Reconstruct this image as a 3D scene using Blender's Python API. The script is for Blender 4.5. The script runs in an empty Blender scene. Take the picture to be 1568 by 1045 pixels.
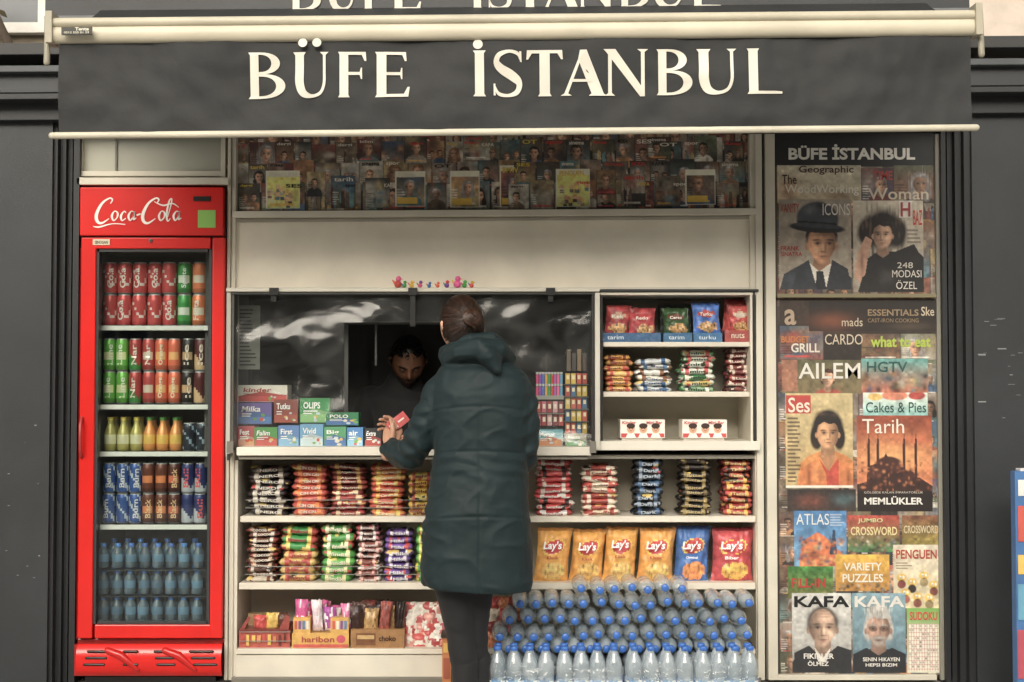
import bpy, math, random
import numpy as np
from mathutils import Vector, Matrix, noise
random.seed(7); rng=np.random.default_rng(7)
R=random.uniform
F=2160.0; D=6.0; CZ=1.23; T=math.radians(2)
def W(px,py,y):
    a=(px-784)/F; b=(522.5-py)/F
    dy=math.cos(T)-b*math.sin(T); dz=math.sin(T)+b*math.cos(T)
    k=(y+D)/dy
    return (a*k, y, CZ+dz*k)
def X(px,y,py=580): return W(px,py,y)[0]
def Z(py,y): return W(784,py,y)[2]
def H(h,k=1.0):
    if not isinstance(h,str): return h
    o=[]
    for i in (0,2,4):
        c=int(h[i:i+2],16)/255
        o.append((c/12.92 if c<=.04045 else ((c+.055)/1.055)**2.4)*k)
    return tuple(o)
SC=bpy.context.scene
def link(o,parent=None):
    SC.collection.objects.link(o)
    if parent is not None: o.parent=parent
    return o
def E(name):
    e=bpy.data.objects.new(name,None); e.empty_display_size=.1
    return link(e)
# ---------------- materials
def mat(name,col=None,rough=.5,attr=False,spec=.5,metal=0,noise_amt=.12,noise_scale=8,bump=0,bump_scale=60,sheen=0,coat=0,sat=1.0):
    m=bpy.data.materials.new(name); m.use_nodes=True
    nt=m.node_tree; b=nt.nodes['Principled BSDF']
    b.inputs['Roughness'].default_value=rough
    b.inputs['Specular IOR Level'].default_value=spec
    b.inputs['Metallic'].default_value=metal
    b.inputs['Sheen Weight'].default_value=sheen
    b.inputs['Coat Weight'].default_value=coat
    tc=nt.nodes.new('ShaderNodeTexCoord')
    n=nt.nodes.new('ShaderNodeTexNoise'); n.inputs['Scale'].default_value=noise_scale; n.inputs['Detail'].default_value=6
    nt.links.new(tc.outputs['Object'],n.inputs['Vector'])
    mr=nt.nodes.new('ShaderNodeMapRange'); mr.inputs[1].default_value=.3; mr.inputs[2].default_value=.7
    mr.inputs[3].default_value=1-noise_amt; mr.inputs[4].default_value=1+noise_amt*.4
    nt.links.new(n.outputs['Fac'],mr.inputs[0])
    vm=nt.nodes.new('ShaderNodeVectorMath'); vm.operation='SCALE'
    nt.links.new(mr.outputs[0],vm.inputs['Scale'])
    if attr:
        a=nt.nodes.new('ShaderNodeAttribute'); a.attribute_name='Col'
        h=nt.nodes.new('ShaderNodeHueSaturation'); h.inputs['Saturation'].default_value=sat
        nt.links.new(a.outputs['Color'],h.inputs['Color']); nt.links.new(h.outputs[0],vm.inputs[0])
    else:
        vm.inputs[0].default_value=H(col)
    nt.links.new(vm.outputs[0],b.inputs['Base Color'])
    if bump:
        n2=nt.nodes.new('ShaderNodeTexNoise'); n2.inputs['Scale'].default_value=bump_scale; n2.inputs['Detail'].default_value=4
        nt.links.new(tc.outputs['Object'],n2.inputs['Vector'])
        bp=nt.nodes.new('ShaderNodeBump'); bp.inputs['Strength'].default_value=bump; bp.inputs['Distance'].default_value=.01
        nt.links.new(n2.outputs['Fac'],bp.inputs['Height']); nt.links.new(bp.outputs[0],b.inputs['Normal'])
    return m
M_paper=mat('printed_paper',attr=True,rough=.5,noise_amt=.15,noise_scale=12,sat=.88)
M_poster=mat('poster_print',attr=True,rough=.5,noise_amt=.12,noise_scale=30,sat=.92)
M_foil=mat('wrapper_foil',attr=True,rough=.3,bump=.45,bump_scale=48,noise_amt=.2,noise_scale=40,sat=.86)
M_can=mat('can_print',attr=True,rough=.3,metal=.2,noise_amt=.06,sat=.88)
M_paint=mat('frame_paint',attr=True,rough=.45,noise_amt=.15,noise_scale=4)
M_dark=mat('dark_metal',attr=True,rough=.5,noise_amt=.3,noise_scale=3,bump=.06,bump_scale=200)
M_fab=mat('awning_fabric',attr=True,rough=.7,noise_amt=.25,noise_scale=5,bump=.55,bump_scale=9)
M_plastic=mat('plastic',attr=True,rough=.3,noise_amt=.05,sat=.92)
M_red=mat('fridge_red',attr=True,rough=.28,noise_amt=.08,noise_scale=5,coat=.3)
M_skin=mat('skin',(.50,.28,.19),rough=.5,noise_amt=.12,noise_scale=25)
M_skinattr=mat('skin_painted',attr=True,rough=.55,noise_amt=.1,noise_scale=25)
M_hair=mat('hair',attr=True,rough=.42,noise_amt=.3,noise_scale=60)
M_stone=mat('stone',attr=True,rough=.85,noise_amt=.3,noise_scale=3,bump=.5,bump_scale=20)
def glassmat(name,rough,base,fres,tint=(1,1,1),bump=0,bscale=5,milk=0,milk0=0,mc=(.7,.72,.7)):
    m=bpy.data.materials.new(name); m.use_nodes=True; nt=m.node_tree; nt.nodes.clear()
    o=nt.nodes.new('ShaderNodeOutputMaterial'); mx=nt.nodes.new('ShaderNodeMixShader')
    tr=nt.nodes.new('ShaderNodeBsdfTransparent'); tr.inputs[0].default_value=(*tint,1)
    g=nt.nodes.new('ShaderNodeBsdfGlossy'); g.inputs['Roughness'].default_value=rough
    lw=nt.nodes.new('ShaderNodeLayerWeight'); lw.inputs['Blend'].default_value=.5
    pw=nt.nodes.new('ShaderNodeMath'); pw.operation='POWER'; pw.inputs[1].default_value=3
    ma=nt.nodes.new('ShaderNodeMath'); ma.operation='MULTIPLY_ADD'; ma.inputs[1].default_value=fres; ma.inputs[2].default_value=base
    nt.links.new(lw.outputs['Facing'],pw.inputs[0]); nt.links.new(pw.outputs[0],ma.inputs[0])
    nt.links.new(ma.outputs[0],mx.inputs[0]); nt.links.new(tr.outputs[0],mx.inputs[1]); nt.links.new(g.outputs[0],mx.inputs[2])
    tc=nt.nodes.new('ShaderNodeTexCoord')
    if bump:
        mp=nt.nodes.new('ShaderNodeMapping'); mp.inputs['Scale'].default_value=(1,1,1.6); mp.inputs['Rotation'].default_value=(0,.5,0)
        n=nt.nodes.new('ShaderNodeTexNoise'); n.inputs['Scale'].default_value=bscale; n.inputs['Detail'].default_value=2.5; n.inputs['Distortion'].default_value=.8
        bp=nt.nodes.new('ShaderNodeBump'); bp.inputs['Strength'].default_value=bump; bp.inputs['Distance'].default_value=.05
        nt.links.new(tc.outputs['Object'],mp.inputs[0]); nt.links.new(mp.outputs[0],n.inputs['Vector']); nt.links.new(n.outputs['Fac'],bp.inputs['Height']); nt.links.new(bp.outputs[0],g.inputs['Normal'])
    last=mx
    if milk:
        d=nt.nodes.new('ShaderNodeBsdfDiffuse'); d.inputs[0].default_value=(*mc,1)
        m2=nt.nodes.new('ShaderNodeMixShader')
        n=nt.nodes.new('ShaderNodeTexNoise'); n.inputs['Scale'].default_value=4; n.inputs['Detail'].default_value=5; n.inputs['Distortion'].default_value=1.5
        nt.links.new(tc.outputs['Object'],n.inputs['Vector'])
        mr=nt.nodes.new('ShaderNodeMapRange'); mr.inputs[1].default_value=.4; mr.inputs[2].default_value=.75; mr.inputs[3].default_value=milk0; mr.inputs[4].default_value=milk
        nt.links.new(n.outputs['Fac'],mr.inputs[0]); nt.links.new(mr.outputs[0],m2.inputs[0])
        nt.links.new(mx.outputs[0],m2.inputs[1]); nt.links.new(d.outputs[0],m2.inputs[2]); last=m2
    nt.links.new(last.outputs[0],o.inputs[0])
    return m
M_glass=glassmat('cooler_glass',.02,.05,.5,(.93,.96,.95))
M_vinyl=glassmat('clear_vinyl',.16,.035,.5,(.9,.92,.9),bump=.28,bscale=3.2,milk=.07,milk0=.012)
M_bottle=glassmat('clear_bottle',.12,.12,.9,(.92,.96,.98),milk=.34,milk0=.10,mc=(.78,.83,.86))
M_wrap=glassmat('pack_film',.1,.05,.6,(.97,.98,.98),bump=.8,bscale=14,milk=.10,milk0=.0,mc=(.85,.87,.88))
# ---------------- mesh builder
class MB:
    def __init__(s): s.v=[];s.f=[];s.c=[];s.m=[];s.s=[];s.roll=None
    def add(s,verts,faces,col,m=0,sm=False):
        o=len(s.v); s.v.extend([tuple(p) for p in verts])
        multi=isinstance(col,list)
        if not multi: col=H(col)
        for i,f in enumerate(faces):
            s.f.append([o+j for j in f]); s.c.append(H(col[i]) if multi else col); s.m.append(m); s.s.append(sm)
    def box(s,x0,x1,y0,y1,z0,z1,col,m=0):
        v=[(x,y,z) for x in (x0,x1) for y in (y0,y1) for z in (z0,z1)]
        s.add(v,[(0,1,3,2),(4,6,7,5),(0,4,5,1),(2,3,7,6),(0,2,6,4),(1,5,7,3)],col,m)
    def pb(s,px0,px1,py0,py1,y0,y1,col,m=0):
        pm=(py0+py1)/2
        s.box(X(px0,y0,pm),X(px1,y0,pm),y0,y1,Z(py1,y0),Z(py0,y0),col,m)
    def pq(s,pts,y,col,m=0,pm=None):
        if pm is None: pm=sum(p[1] for p in pts)/len(pts)
        s.add([(X(a,y,pm),y,Z(b,y)) for a,b in pts],[tuple(range(len(pts)))],col,m)
    def pr(s,px0,px1,py0,py1,y,col,m=0): s.pq([(px0,py1),(px1,py1),(px1,py0),(px0,py0)],y,col,m)
    def pe(s,cx,cy,rx,ry,y,col,m=0,n=14): s.pq([(cx+rx*math.cos(-2*math.pi*i/n),cy+ry*math.sin(-2*math.pi*i/n)) for i in range(n)],y,col,m)
    def surf(s,nu,nv,pos,col,m=0,sm=True,cu=False,cv=False):
        U=nu if cu else nu+1; V=nv if cv else nv+1
        vs=[pos(i/nu,j/nv) for i in range(U) for j in range(V)]
        fs=[];cs=[]
        for i in range(nu):
            for j in range(nv):
                a=i*V+j;b=((i+1)%U)*V+j;c=((i+1)%U)*V+(j+1)%V;d=i*V+(j+1)%V
                fs.append((a,b,c,d)); cs.append(col((i+.5)/nu,(j+.5)/nv) if callable(col) else col)
        s.add(vs,fs,cs,m,sm)
    def rev(s,prof,c,col,seg=16,m=0,axis='z',sm=True):
        n=len(prof)-1
        def pos(u,v):
            r,h=prof[min(n,int(round(u*n)))]; t=v*2*math.pi
            if axis=='z': return (c[0]+r*math.cos(t),c[1]+r*math.sin(t),c[2]+h)
            return (c[0]+r*math.cos(t),c[1]-h,c[2]+r*math.sin(t))
        s.surf(n,seg,pos,(lambda u,v:col(v*2*math.pi,(prof[int(u*n)][1]+prof[int(u*n)+1][1])/2/max(1e-6,prof[-1][1]))) if callable(col) else col,m,sm,cv=True)
    def ball(s,c,r,col,m=0,nu=10,nv=12):
        if not isinstance(r,tuple): r=(r,r,r)
        s.surf(nu,nv,lambda u,v:(c[0]+r[0]*math.sin(math.pi*u)*math.cos(2*math.pi*v),c[1]+r[1]*math.sin(math.pi*u)*math.sin(2*math.pi*v),c[2]+r[2]*math.cos(math.pi*u)),col,m,True,cv=True)
    def tube(s,pts,rad,col='888888',m=0,seg=14,caps=True):
        pts=[Vector(p) for p in pts]; rad=[r if isinstance(r,tuple) else (r,r) for r in rad]
        P=[];Q=[]
        if caps:
            d=(pts[0]-pts[1]).normalized(); r=rad[0]; rm=sum(r)/2
            for a in (85,55,28): P.append(pts[0]+d*rm*math.sin(math.radians(a)));Q.append((r[0]*math.cos(math.radians(a)),r[1]*math.cos(math.radians(a))))
        P+=pts;Q+=rad
        if caps:
            d=(pts[-1]-pts[-2]).normalized(); r=rad[-1]; rm=sum(r)/2
            for a in (28,55,85): P.append(pts[-1]+d*rm*math.sin(math.radians(a)));Q.append((r[0]*math.cos(math.radians(a)),r[1]*math.cos(math.radians(a))))
        side=None;vs=[]
        for i,p in enumerate(P):
            t=(P[min(i+1,len(P)-1)]-P[max(i-1,0)]).normalized()
            if side is None:
                side=Vector((1,0,0))
                if abs(t.x)>.9: side=Vector((0,1,0))
            side=(side-t*side.dot(t)).normalized(); up=t.cross(side)
            for j in range(seg):
                a=2*math.pi*j/seg
                vs.append(p+side*Q[i][0]*math.cos(a)+up*Q[i][1]*math.sin(a))
        fs=[(i*seg+j,i*seg+(j+1)%seg,(i+1)*seg+(j+1)%seg,(i+1)*seg+j) for i in range(len(P)-1) for j in range(seg)]
        fs.append(tuple(reversed(range(seg)))); fs.append(tuple((len(P)-1)*seg+j for j in range(seg)))
        s.add(vs,fs,col,m,True)
    def txt(s,t,px0,px1,py0,py1,y,col,bold=.0,m=0,fn=None,slant=0):
        V,Fc=textgeo(t,bold); pm=(py0+py1)/2
        vs=[]
        for u,v in V:
            px=px0+(px1-px0)*u+slant*(v-.5)*(py1-py0); py=py1+(py0-py1)*v
            vs.append((X(px,y,pm),y+(fn(px,py) if fn else 0),Z(py,y)))
        s.add(vs,Fc,col,m)
    def build(s,name,mats,parent=None,bevel=0):
        me=bpy.data.meshes.new(name)
        v=s.v
        if s.roll:
            cx,cz,th=s.roll; c,si=math.cos(th),math.sin(th)
            v=[(cx+(p[0]-cx)*c-(p[2]-cz)*si,p[1],cz+(p[0]-cx)*si+(p[2]-cz)*c) for p in v]
        me.from_pydata(v,[],s.f)
        lt=np.array([len(f) for f in s.f])
        col=np.ones((len(s.f),4),dtype=np.float32); col[:,:3]=np.array(s.c)
        a=me.color_attributes.new('Col','FLOAT_COLOR','CORNER')
        a.data.foreach_set('color',np.repeat(col,lt,axis=0).ravel())
        me.polygons.foreach_set('material_index',s.m); me.polygons.foreach_set('use_smooth',s.s)
        if not isinstance(mats,(list,tuple)): mats=[mats]
        for q in mats: me.materials.append(q)
        me.update()
        o=bpy.data.objects.new(name,me); link(o,parent)
        if bevel:
            b=o.modifiers.new('bevel','BEVEL'); b.width=bevel; b.segments=2; b.limit_method='ANGLE'
        return o
_tc={}
def textgeo(t,bold=0):
    k=(t,bold)
    if k in _tc: return _tc[k]
    c=bpy.data.curves.new('t','FONT'); c.body=t; c.offset=bold; c.resolution_u=3
    o=bpy.data.objects.new('t',c); SC.collection.objects.link(o)
    bpy.context.view_layer.update()
    dg=bpy.context.evaluated_depsgraph_get(); me=o.evaluated_get(dg).to_mesh()
    V=np.array([v.co[:2] for v in me.vertices]); Fc=[tuple(p.vertices) for p in me.polygons]
    mn=V.min(0);mx=V.max(0); V=(V-mn)/(mx-mn)
    o.evaluated_get(dg).to_mesh_clear(); bpy.data.objects.remove(o)
    _tc[k]=(V.tolist(),Fc); return _tc[k]
# ================= CAMERA / WORLD / LIGHT
cam=bpy.data.cameras.new('camera'); co=link(bpy.data.objects.new('camera',cam)); SC.camera=co
co.location=(0,-D,CZ); co.rotation_euler=(math.radians(92),0,0)
cam.sensor_width=36; cam.lens=36*F/1568; cam.clip_end=1000
w=bpy.data.worlds.new('World'); SC.world=w; w.use_nodes=True; nt=w.node_tree
bg=nt.nodes['Background']; sky=nt.nodes.new('ShaderNodeTexSky'); sky.sky_type='NISHITA'; sky.sun_disc=False
EL,AZ=math.radians(26),math.radians(192)
sky.sun_elevation=EL; sky.sun_rotation=AZ; sky.air_density=1.0; sky.dust_density=4
hs=nt.nodes.new('ShaderNodeHueSaturation'); hs.inputs['Saturation'].default_value=.2
wm=nt.nodes.new('ShaderNodeMix'); wm.data_type='RGBA'; wm.blend_type='MULTIPLY'; wm.inputs[0].default_value=1; wm.inputs[7].default_value=(2.0,1.90,1.70,1)
nt.links.new(sky.outputs[0],hs.inputs['Color']); nt.links.new(hs.outputs[0],wm.inputs[6]); nt.links.new(wm.outputs[2],bg.inputs['Color'])
bg.inputs['Strength'].default_value=.15
sun=bpy.data.lights.new('sun','SUN'); sun.energy=1.25; sun.angle=math.radians(50); sun.color=(1,.94,.85)
so=link(bpy.data.objects.new('sun',sun))
sd=Vector((math.sin(AZ)*math.cos(EL),math.cos(AZ)*math.cos(EL),math.sin(EL)))
so.rotation_euler=sd.to_track_quat('Z','Y').to_euler()
SC.view_settings.view_transform='Standard'; SC.view_settings.look='None'; SC.view_settings.exposure=0
# ================= GROUND, STREET
M_pave=mat('pavement_mat',(.22,.21,.2),rough=.85,noise_amt=.3,noise_scale=2,bump=.3)
mb=MB(); mb.box(-150,150,-150,150,-.5,-.13,(.15,.15,.15)); mb.build('ground',M_pave)
mb=MB()
mb.box(-40,40,-9,12,-.126,-.004,(.35,.34,.31))
x=-8
while x<8:
    y=-8.9
    while y<2:
        g=R(.36,.46); mb.box(x+.004,x+.596,y+.004,y+.396,-.02,0,(g,g*.97,g*.91)); y+=.4
    x+=.6
mb.build('pavement',M_stone)
mb=MB(); mb.box(-100,100,-19,-9.16,-.129,-.122,(.06,.06,.062))
for i in range(-20,20): mb.box(i*4,i*4+2,-14.1,-13.95,-.121,-.117,(.7,.7,.68))
mb.build('road',M_stone)
mb=MB()
for i in range(-40,40): mb.box(i*1.0,i*1.0+.99,-9.155,-9.005,-.12,.01,(.35,.34,.32))
mb.build('kerb',M_stone,bevel=.01)
def building(name,x0,x1,y0,y1,h,col,face,fl=3.2,win=2.4):
    e=E(name); b=MB(); b.box(x0,x1,y0,y1,-.12,h,col)
    yf=y0 if face<0 else y1
    s=face
    for k in range(int(h/fl)+1): b.box(x0-.1,x1+.1,min(yf,yf+s*.15),max(yf,yf+s*.15),k*fl+2.95,k*fl+3.15,tuple(c*1.15 for c in H(col)))
    b.build('walls',M_stone,e); g=MB(); f=MB()
    x=x0+.8
    while x<x1-1.3:
        for k in range(int(h/fl)):
            z=k*fl+.9
            g.box(x,x+1.2,min(yf+s*.02,yf+s*.04),max(yf+s*.02,yf+s*.04),z,z+1.7,(.03,.04,.05))
            for a,bb,c,d in ((x-.08,x,z-.08,z+1.78),(x+1.2,x+1.28,z-.08,z+1.78),(x+.57,x+.63,z,z+1.7)):
                f.box(a,bb,min(yf,yf+s*.09),max(yf,yf+s*.09),c,d,(.6,.58,.54))
            f.box(x,x+1.2,min(yf,yf+s*.085),max(yf,yf+s*.085),z-.08,z,(.6,.58,.54)); f.box(x,x+1.2,min(yf,yf+s*.085),max(yf,yf+s*.085),z+1.7,z+1.78,(.6,.58,.54))
        x+=win
    g.build('windows',M_plastic,e); f.build('window_frames',M_stone,e)
building('apartment_building',-26,-3,-30,-22,10,(.34,.31,.26),1)
building('apartment_building',-2,9,-30,-22,8.5,(.30,.29,.28),1)
building('apartment_building',11,30,-30,-22,10,(.4,.37,.32),1)
building('stone_building',-12,.5,5,12,9,(.20,.165,.12),-1,win=2.1)
building('plaster_building',1.2,12,4.5,12,9,(.50,.43,.37),-1,win=2.6)
tr=MB()
def branch(p,d,l,r,k):
    q=p+d*l; tr.tube([p,(p+q)/2+Vector((R(-.05,.05),R(-.05,.05),0))*l,q],[r,r*.85,r*.7],(.07,.05,.035),seg=6,caps=False)
    if k==0:
        for _ in range(8):
            c=q+Vector((R(-.25,.25),R(-.25,.25),R(-.2,.25))); n=Vector((R(-1,1),R(-1,1),R(-1,1))).normalized()*.05; m2=n.orthogonal()
            g=R(.04,.12); tr.add([c-n,c+m2*.5,c+n,c-m2*.5],[(0,1,2,3)],(g,g*.8,g*.45))
        return
    for _ in range(3): branch(q,(d+Vector((R(-.7,.7),R(-.7,.7),R(-.2,.4)))).normalized(),l*.72,r*.62,k-1)
branch(Vector((-3.15,2.9,-.1)),Vector((0,0,1)),1.7,.10,4)
tr.build('bare_tree',M_stone)
# ================= KIOSK
K=E('kiosk')
DK='2b2e31'; WHT='d4cebe'
b=MB()
b.pb(-120,76,182,1062,-.12,.9,DK); b.pb(1492,1700,165,1062,-.12,.9,DK)
for a,c,y in ((78,84,-.10),(86,97,-.06),(99,107,-.03),(109,118,-.05)): b.pb(a,c,178,1062,y,.3,'232528')
for a,c,y in ((1445,1452,-.05),(1454,1464,-.02),(1466,1478,-.06),(1480,1490,-.10)): b.pb(a,c,165,1062,y,.3,'232528')
b.box(X(76,.3),X(1492,.3),.9,.95,0,2.7,'222222')
for k in range(26):
    px,py=(R(1496,1560),R(480,640)) if k<16 else (R(5,70),R(430,900)); wd=R(2,14 if k<16 else 4)
    if k<5: py=541+R(-3,3)
    b.pr(px,min(px+wd,1566),py,py+R(.8,1.8),-.1205-.0002*k,random.choice(['6a6c6e','8a8c8c','5a5c5e']))
b.build('columns',M_dark,K)
b=MB(); b.roll=(0,Z(100,0),math.radians(.42))
for p0,p1,y,c in ((98,108,-.26,'4a4d50'),(109,140,-.22,'323538'),(141,150,-.24,'26282a'),(151,182,-.16,'282a2d')): b.pb(-130,1710,p0-3,p1-3,y,.5,c)
b.box(-2.6,2.6,-.2,.95,Z(97,-.2)+.05,Z(97,-.2)+.1,'2a2a2a')
b.build('cornice',M_dark,K,bevel=.003)
b=MB()
def fr(a,c,p,q,y=-.02,y1=.06,col=WHT): b.pb(a,c,p,q,y,y1,col)
fr(119,126,205,284); fr(338,345,205,272); fr(119,345,262,270,-.025); fr(117,350,272,283,-.05)
fr(346,351,205,1042,-.03); fr(352.5,359,205,1042,-.02)
fr(1148,1157,205,446); fr(1158.5,1169,205,1042,-.03); fr(1170.5,1173,205,1042,-.01,.05,'6a6860'); fr(1174,1189,205,1042,-.035)
fr(1436,1443,205,1042,-.02,.05,'8d8a80'); fr(1190,1435,1034,1042,-.03)
fr(1190,1434,450,456,-.03,.02,'8a8165')
b.build('window_frames',M_paint,K,bevel=.002)
b=MB(); b.roll=(0,Z(325,0),math.radians(.35))
b.pb(356,1158,321,331,-.04,.05,WHT); b.pb(360,1156,333,338,-.01,.05,'a9a498')
b.build('rail',M_paint,K,bevel=.002)
b=MB(); b.pb(360,1157,336,446,.0,.04,'ece4d3')
b.pb(360,1157,440,446,-.008,-.001,'d8d2c4')
b.build('white_panel',M_paint,K)
b=MB(); b.pb(126,338,206,262,.01,.03,'a8a89a'); b.pb(127,178,208,262,.004,.0095,'b6b5a5'); b.pb(176,179,208,262,0,.003,'77776b')
b.build('frosted_window',M_plastic,K)
b=MB(); b.pb(120,345,280,1060,.75,.8,'1c1c1c'); b.build('recess_back',M_dark,K)
b=MB()
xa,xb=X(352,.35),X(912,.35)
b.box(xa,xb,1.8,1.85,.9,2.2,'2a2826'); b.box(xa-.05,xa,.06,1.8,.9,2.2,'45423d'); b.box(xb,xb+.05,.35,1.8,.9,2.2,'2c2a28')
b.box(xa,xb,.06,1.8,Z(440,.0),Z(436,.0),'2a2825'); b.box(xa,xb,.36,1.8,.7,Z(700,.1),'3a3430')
for k in range(3):
    z=1.15+.28*k; b.box(xa+.1,xb-.1,1.5,1.79,z,z+.015,'3c3834')
    x=xa+.15
    while x<xb-.2:
        wd=R(.05,.12); b.box(x,x+wd,1.55,1.7,z+.016,z+R(.1,.22),(R(.03,.25),R(.03,.2),R(.03,.2))); x+=wd+.01
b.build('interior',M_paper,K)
b=MB()
for a,c,p,q in ((527,533,492,688),(688,694,492,688),(533,688,492,497),(574,577,497,560)): b.pb(a,c,p,q,.28,.3,'4a4a48')
b.pb(362,398,468,566,.24,.243,'9a9c94')
for i in range(16): b.pb(367,R(380,394),474+i*5.6,476+i*5.6,.237,.2395,'4a4a48')
b.build('inner_window',M_paper,K)
# ================= SERVICE WINDOW
SW=E('service_window')
b=MB()
b.pb(346,918,441,447,-.10,.05,'d2cdc0'); b.pb(352,913,448,451,-.09,.0,'4a4a48')
b.pb(346,353,448,700,-.09,.02,'b9b6ac'); b.pb(911,919,448,690,-.09,.02,'c7c3b8'); b.pb(906,910,449,690,-.085,.0,'2a2a2a'); b.pb(354,358,449,690,-.085,.0,'55534e')
b.pb(362,905,685,698,-.13,.36,'dcd7ca'); b.pb(366,900,699,704,-.11,.3,'8d897e')
b.build('frame',M_paint,SW,bevel=.003)
b=MB()
for px in (419,632,843):
    b.pb(px-7,px+7,441,452,-.115,-.09,'1b1b1b'); b.pb(px-4,px+4,450,(500 if px==632 else 462),-.105,-.1,'1b1b1b')
b.box(X(349,-.1),X(353,-.1),-.11,-.1,Z(705,-.1),Z(695,-.1),'333333')
for px,sx in ((352,1),(908,-1)): b.pb(px-5,px+5,676,694,-.14,-.131,'77736a')
b.build('straps',M_plastic,SW)
def film(x0,x1,y0,y1,nu=40,nv=30):
    b=MB()
    def pos(u,v):
        px=x0+(x1-x0)*u; py=y0+(y1-y0)*v
        n=noise.noise(Vector((px*.010,py*.018,2)))*.020+noise.noise(Vector((px*.03+py*.03,py*.025,5)))*.005
        return (X(px,-.06,py),-.06+n,Z(py,-.06))
    b.surf(nu,nv,pos,'ffffff'); b.build('vinyl_film',M_vinyl,SW)
film(358,527,451,686); film(690,906,451,686); film(527,690,451,494,12,5)
cols=['c23a2c','2f8f4a','e3b62c','d84c83','2b6fb5','e35c2a','7a3fa0','e84f9a','3fa64a','d4322c']
for i,px in enumerate((609,619,630,643,657,670,684,700,711,722)):
    b=MB(); x=X(px,-.08,440); z=Z(440.5,-.08); c=cols[i]; k=1.6 if i in (0,7) else R(.8,1.15)
    b.ball((x,-.07,z+.009*k),(.010*k,.011*k,.010*k),c); b.ball((x+.003,-.073,z+.023*k),.0075*k,cols[(i+3)%10] if i%3==0 else c)
    b.tube([(x+.008*k,-.073,z+.023*k),(x+.015*k,-.075,z+.022*k)],[.003,.001],'e8a02c',seg=8); b.tube([(x-.008*k,-.07,z+.012*k),(x-.014*k,-.07,z+.020*k)],[.004*k,.002],cols[(i+5)%10],seg=8)
    b.build('toy_duck',M_plastic)
# ================= SHELVES
SH=E('shelf_cabinet')
b=MB(); SHW='dfd8c9'
b.pb(922,1160,447,690,.30,.33,'bcb6a6')
b.pb(919,1162,443,447,-.04,.33,'2b2b2b'); b.pb(919,1160,448,452,-.03,.33,SHW)
b.pb(920,923,453,690,-.03,.33,'333333'); b.pb(1149,1153,452,690,-.03,.33,SHW); b.pb(1154,1157,447,690,-.035,.33,'2b2b2b')
b.pb(924,1148,524,531,-.01,.3,SHW); b.pb(924,1148,600,608,-.01,.3,SHW); b.pb(905,1164,676,690,-.06,.33,'e0dbce')
b.build('upper_cabinet',M_paint,SH,bevel=.002)
b=MB()
b.box(X(360,0),X(1164,0),.31,.34,.02,Z(700,0),'c6beac')
b.box(X(360,0),X(364,0)+.006,-.01,.31,.02,Z(705,0),SHW); b.pb(1157.5,1164,691,1036,-.01,.31,SHW)
b.pb(364,1157,697,703,.0,.31,'a39e92')
b.pb(368,1157,791,800,-.02,.31,SHW); b.pb(366,1157,893,903,-.02,.31,SHW); b.pb(362,1157,994,1002,-.03,.31,SHW); b.pb(360,1157,1003,1037,-.02,.3,'dad4c5')
b.pb(354,1166,1038,1046,-.04,.5,'77736a')
b.build('lower_shelves',M_paint,SH,bevel=.002)
b=MB()
for (x0,x1,ys) in ((376,655,(766,778)),(376,655,(868,880)),(366,445,(968,982))):
    for yy in ys:
        b.tube([(X(x0,-.02,yy),-.012,Z(yy,-.012)),(X(x1,-.02,yy),-.012,Z(yy,-.012))],[.0018,.0018],'8c8a84',seg=6)
b.build('wire_rails',M_plastic,SH)
def tint(c,k): return tuple(min(.85,j*k) for j in H(c))
# ---- goods
def barstack(name,x0,x1,yt,yb,y,n,cols,label=None,lc='ffffff'):
    b=MB(); xa,xb=X(x0,y,yb),X(x1,y,yb); z0,z1=Z(yb,y),Z(yt,y); h=(z1-z0)/n
    run=[random.choice(cols) for _ in range(n)]
    for i in range(1,n):
        if R(0,1)<.45: run[i]=run[i-1]
    for layer in (1,0):
      yy=y+.03+layer*.075
      for i in range(n):
        c=run[i]
        L=(xb-xa)/2*R(.90,1.02); cx=(xa+xb)/2+R(-.008,.008); zc=z0+h*(i+.5)+R(-.001,.001); tl=R(-.08,.08); dy=R(-.012,.008)
        ph=R(0,6); br=R(.95,1.25); sd=R(0,50); bend=R(-.004,.004); ti=H(random.choice([c[1],c[1],'e0c060','b82c28','26201e']))
        def pos(u,v):
            q=2*u-1; r=(1-abs(q)**7)**.6+.06; t=2*math.pi*v
            wr=1+.13*math.sin(q*15+ph)*math.sin(t*2+ph)
            zz=h*.54*r*wr*math.sin(t)+(math.sin(ph+q*9)*.0015)+bend*(1-q*q)
            return (cx+q*L,yy+dy+.032*(.5+.5*r)*-math.cos(t),zc+zz+q*L*tl)
        def col(u,v):
            q=abs(2*u-1); nz=noise.noise(Vector((u*4+sd,v*3,sd)))
            if q>.88: k=tint(c[2],.75)
            elif nz>.34: k=ti
            elif q<.5 : k=H(c[0])
            elif q<.62: k=H(c[1])
            else: k=H(c[2]) if nz<-.1 else H(c[0])
            return tuple(min(.85,j*br) for j in k)
        b.surf(18,12,pos,col,0,True,cv=True)
        if label and layer==0 and R(0,1)<.9:
            V,Fc=textgeo(label,.03); fw=L*R(.85,1.1); of=R(-.12,.12)*L; hh=R(.40,.52)
            b.add([(cx+of+(u-.5)*fw,yy+dy-.0355,zc+bend+(v-.5)*h*hh+((u-.5)*fw+of)*tl) for u,v in V],Fc,tint(lc,R(.75,.95)),0)
    b.build(name,M_foil)
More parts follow.
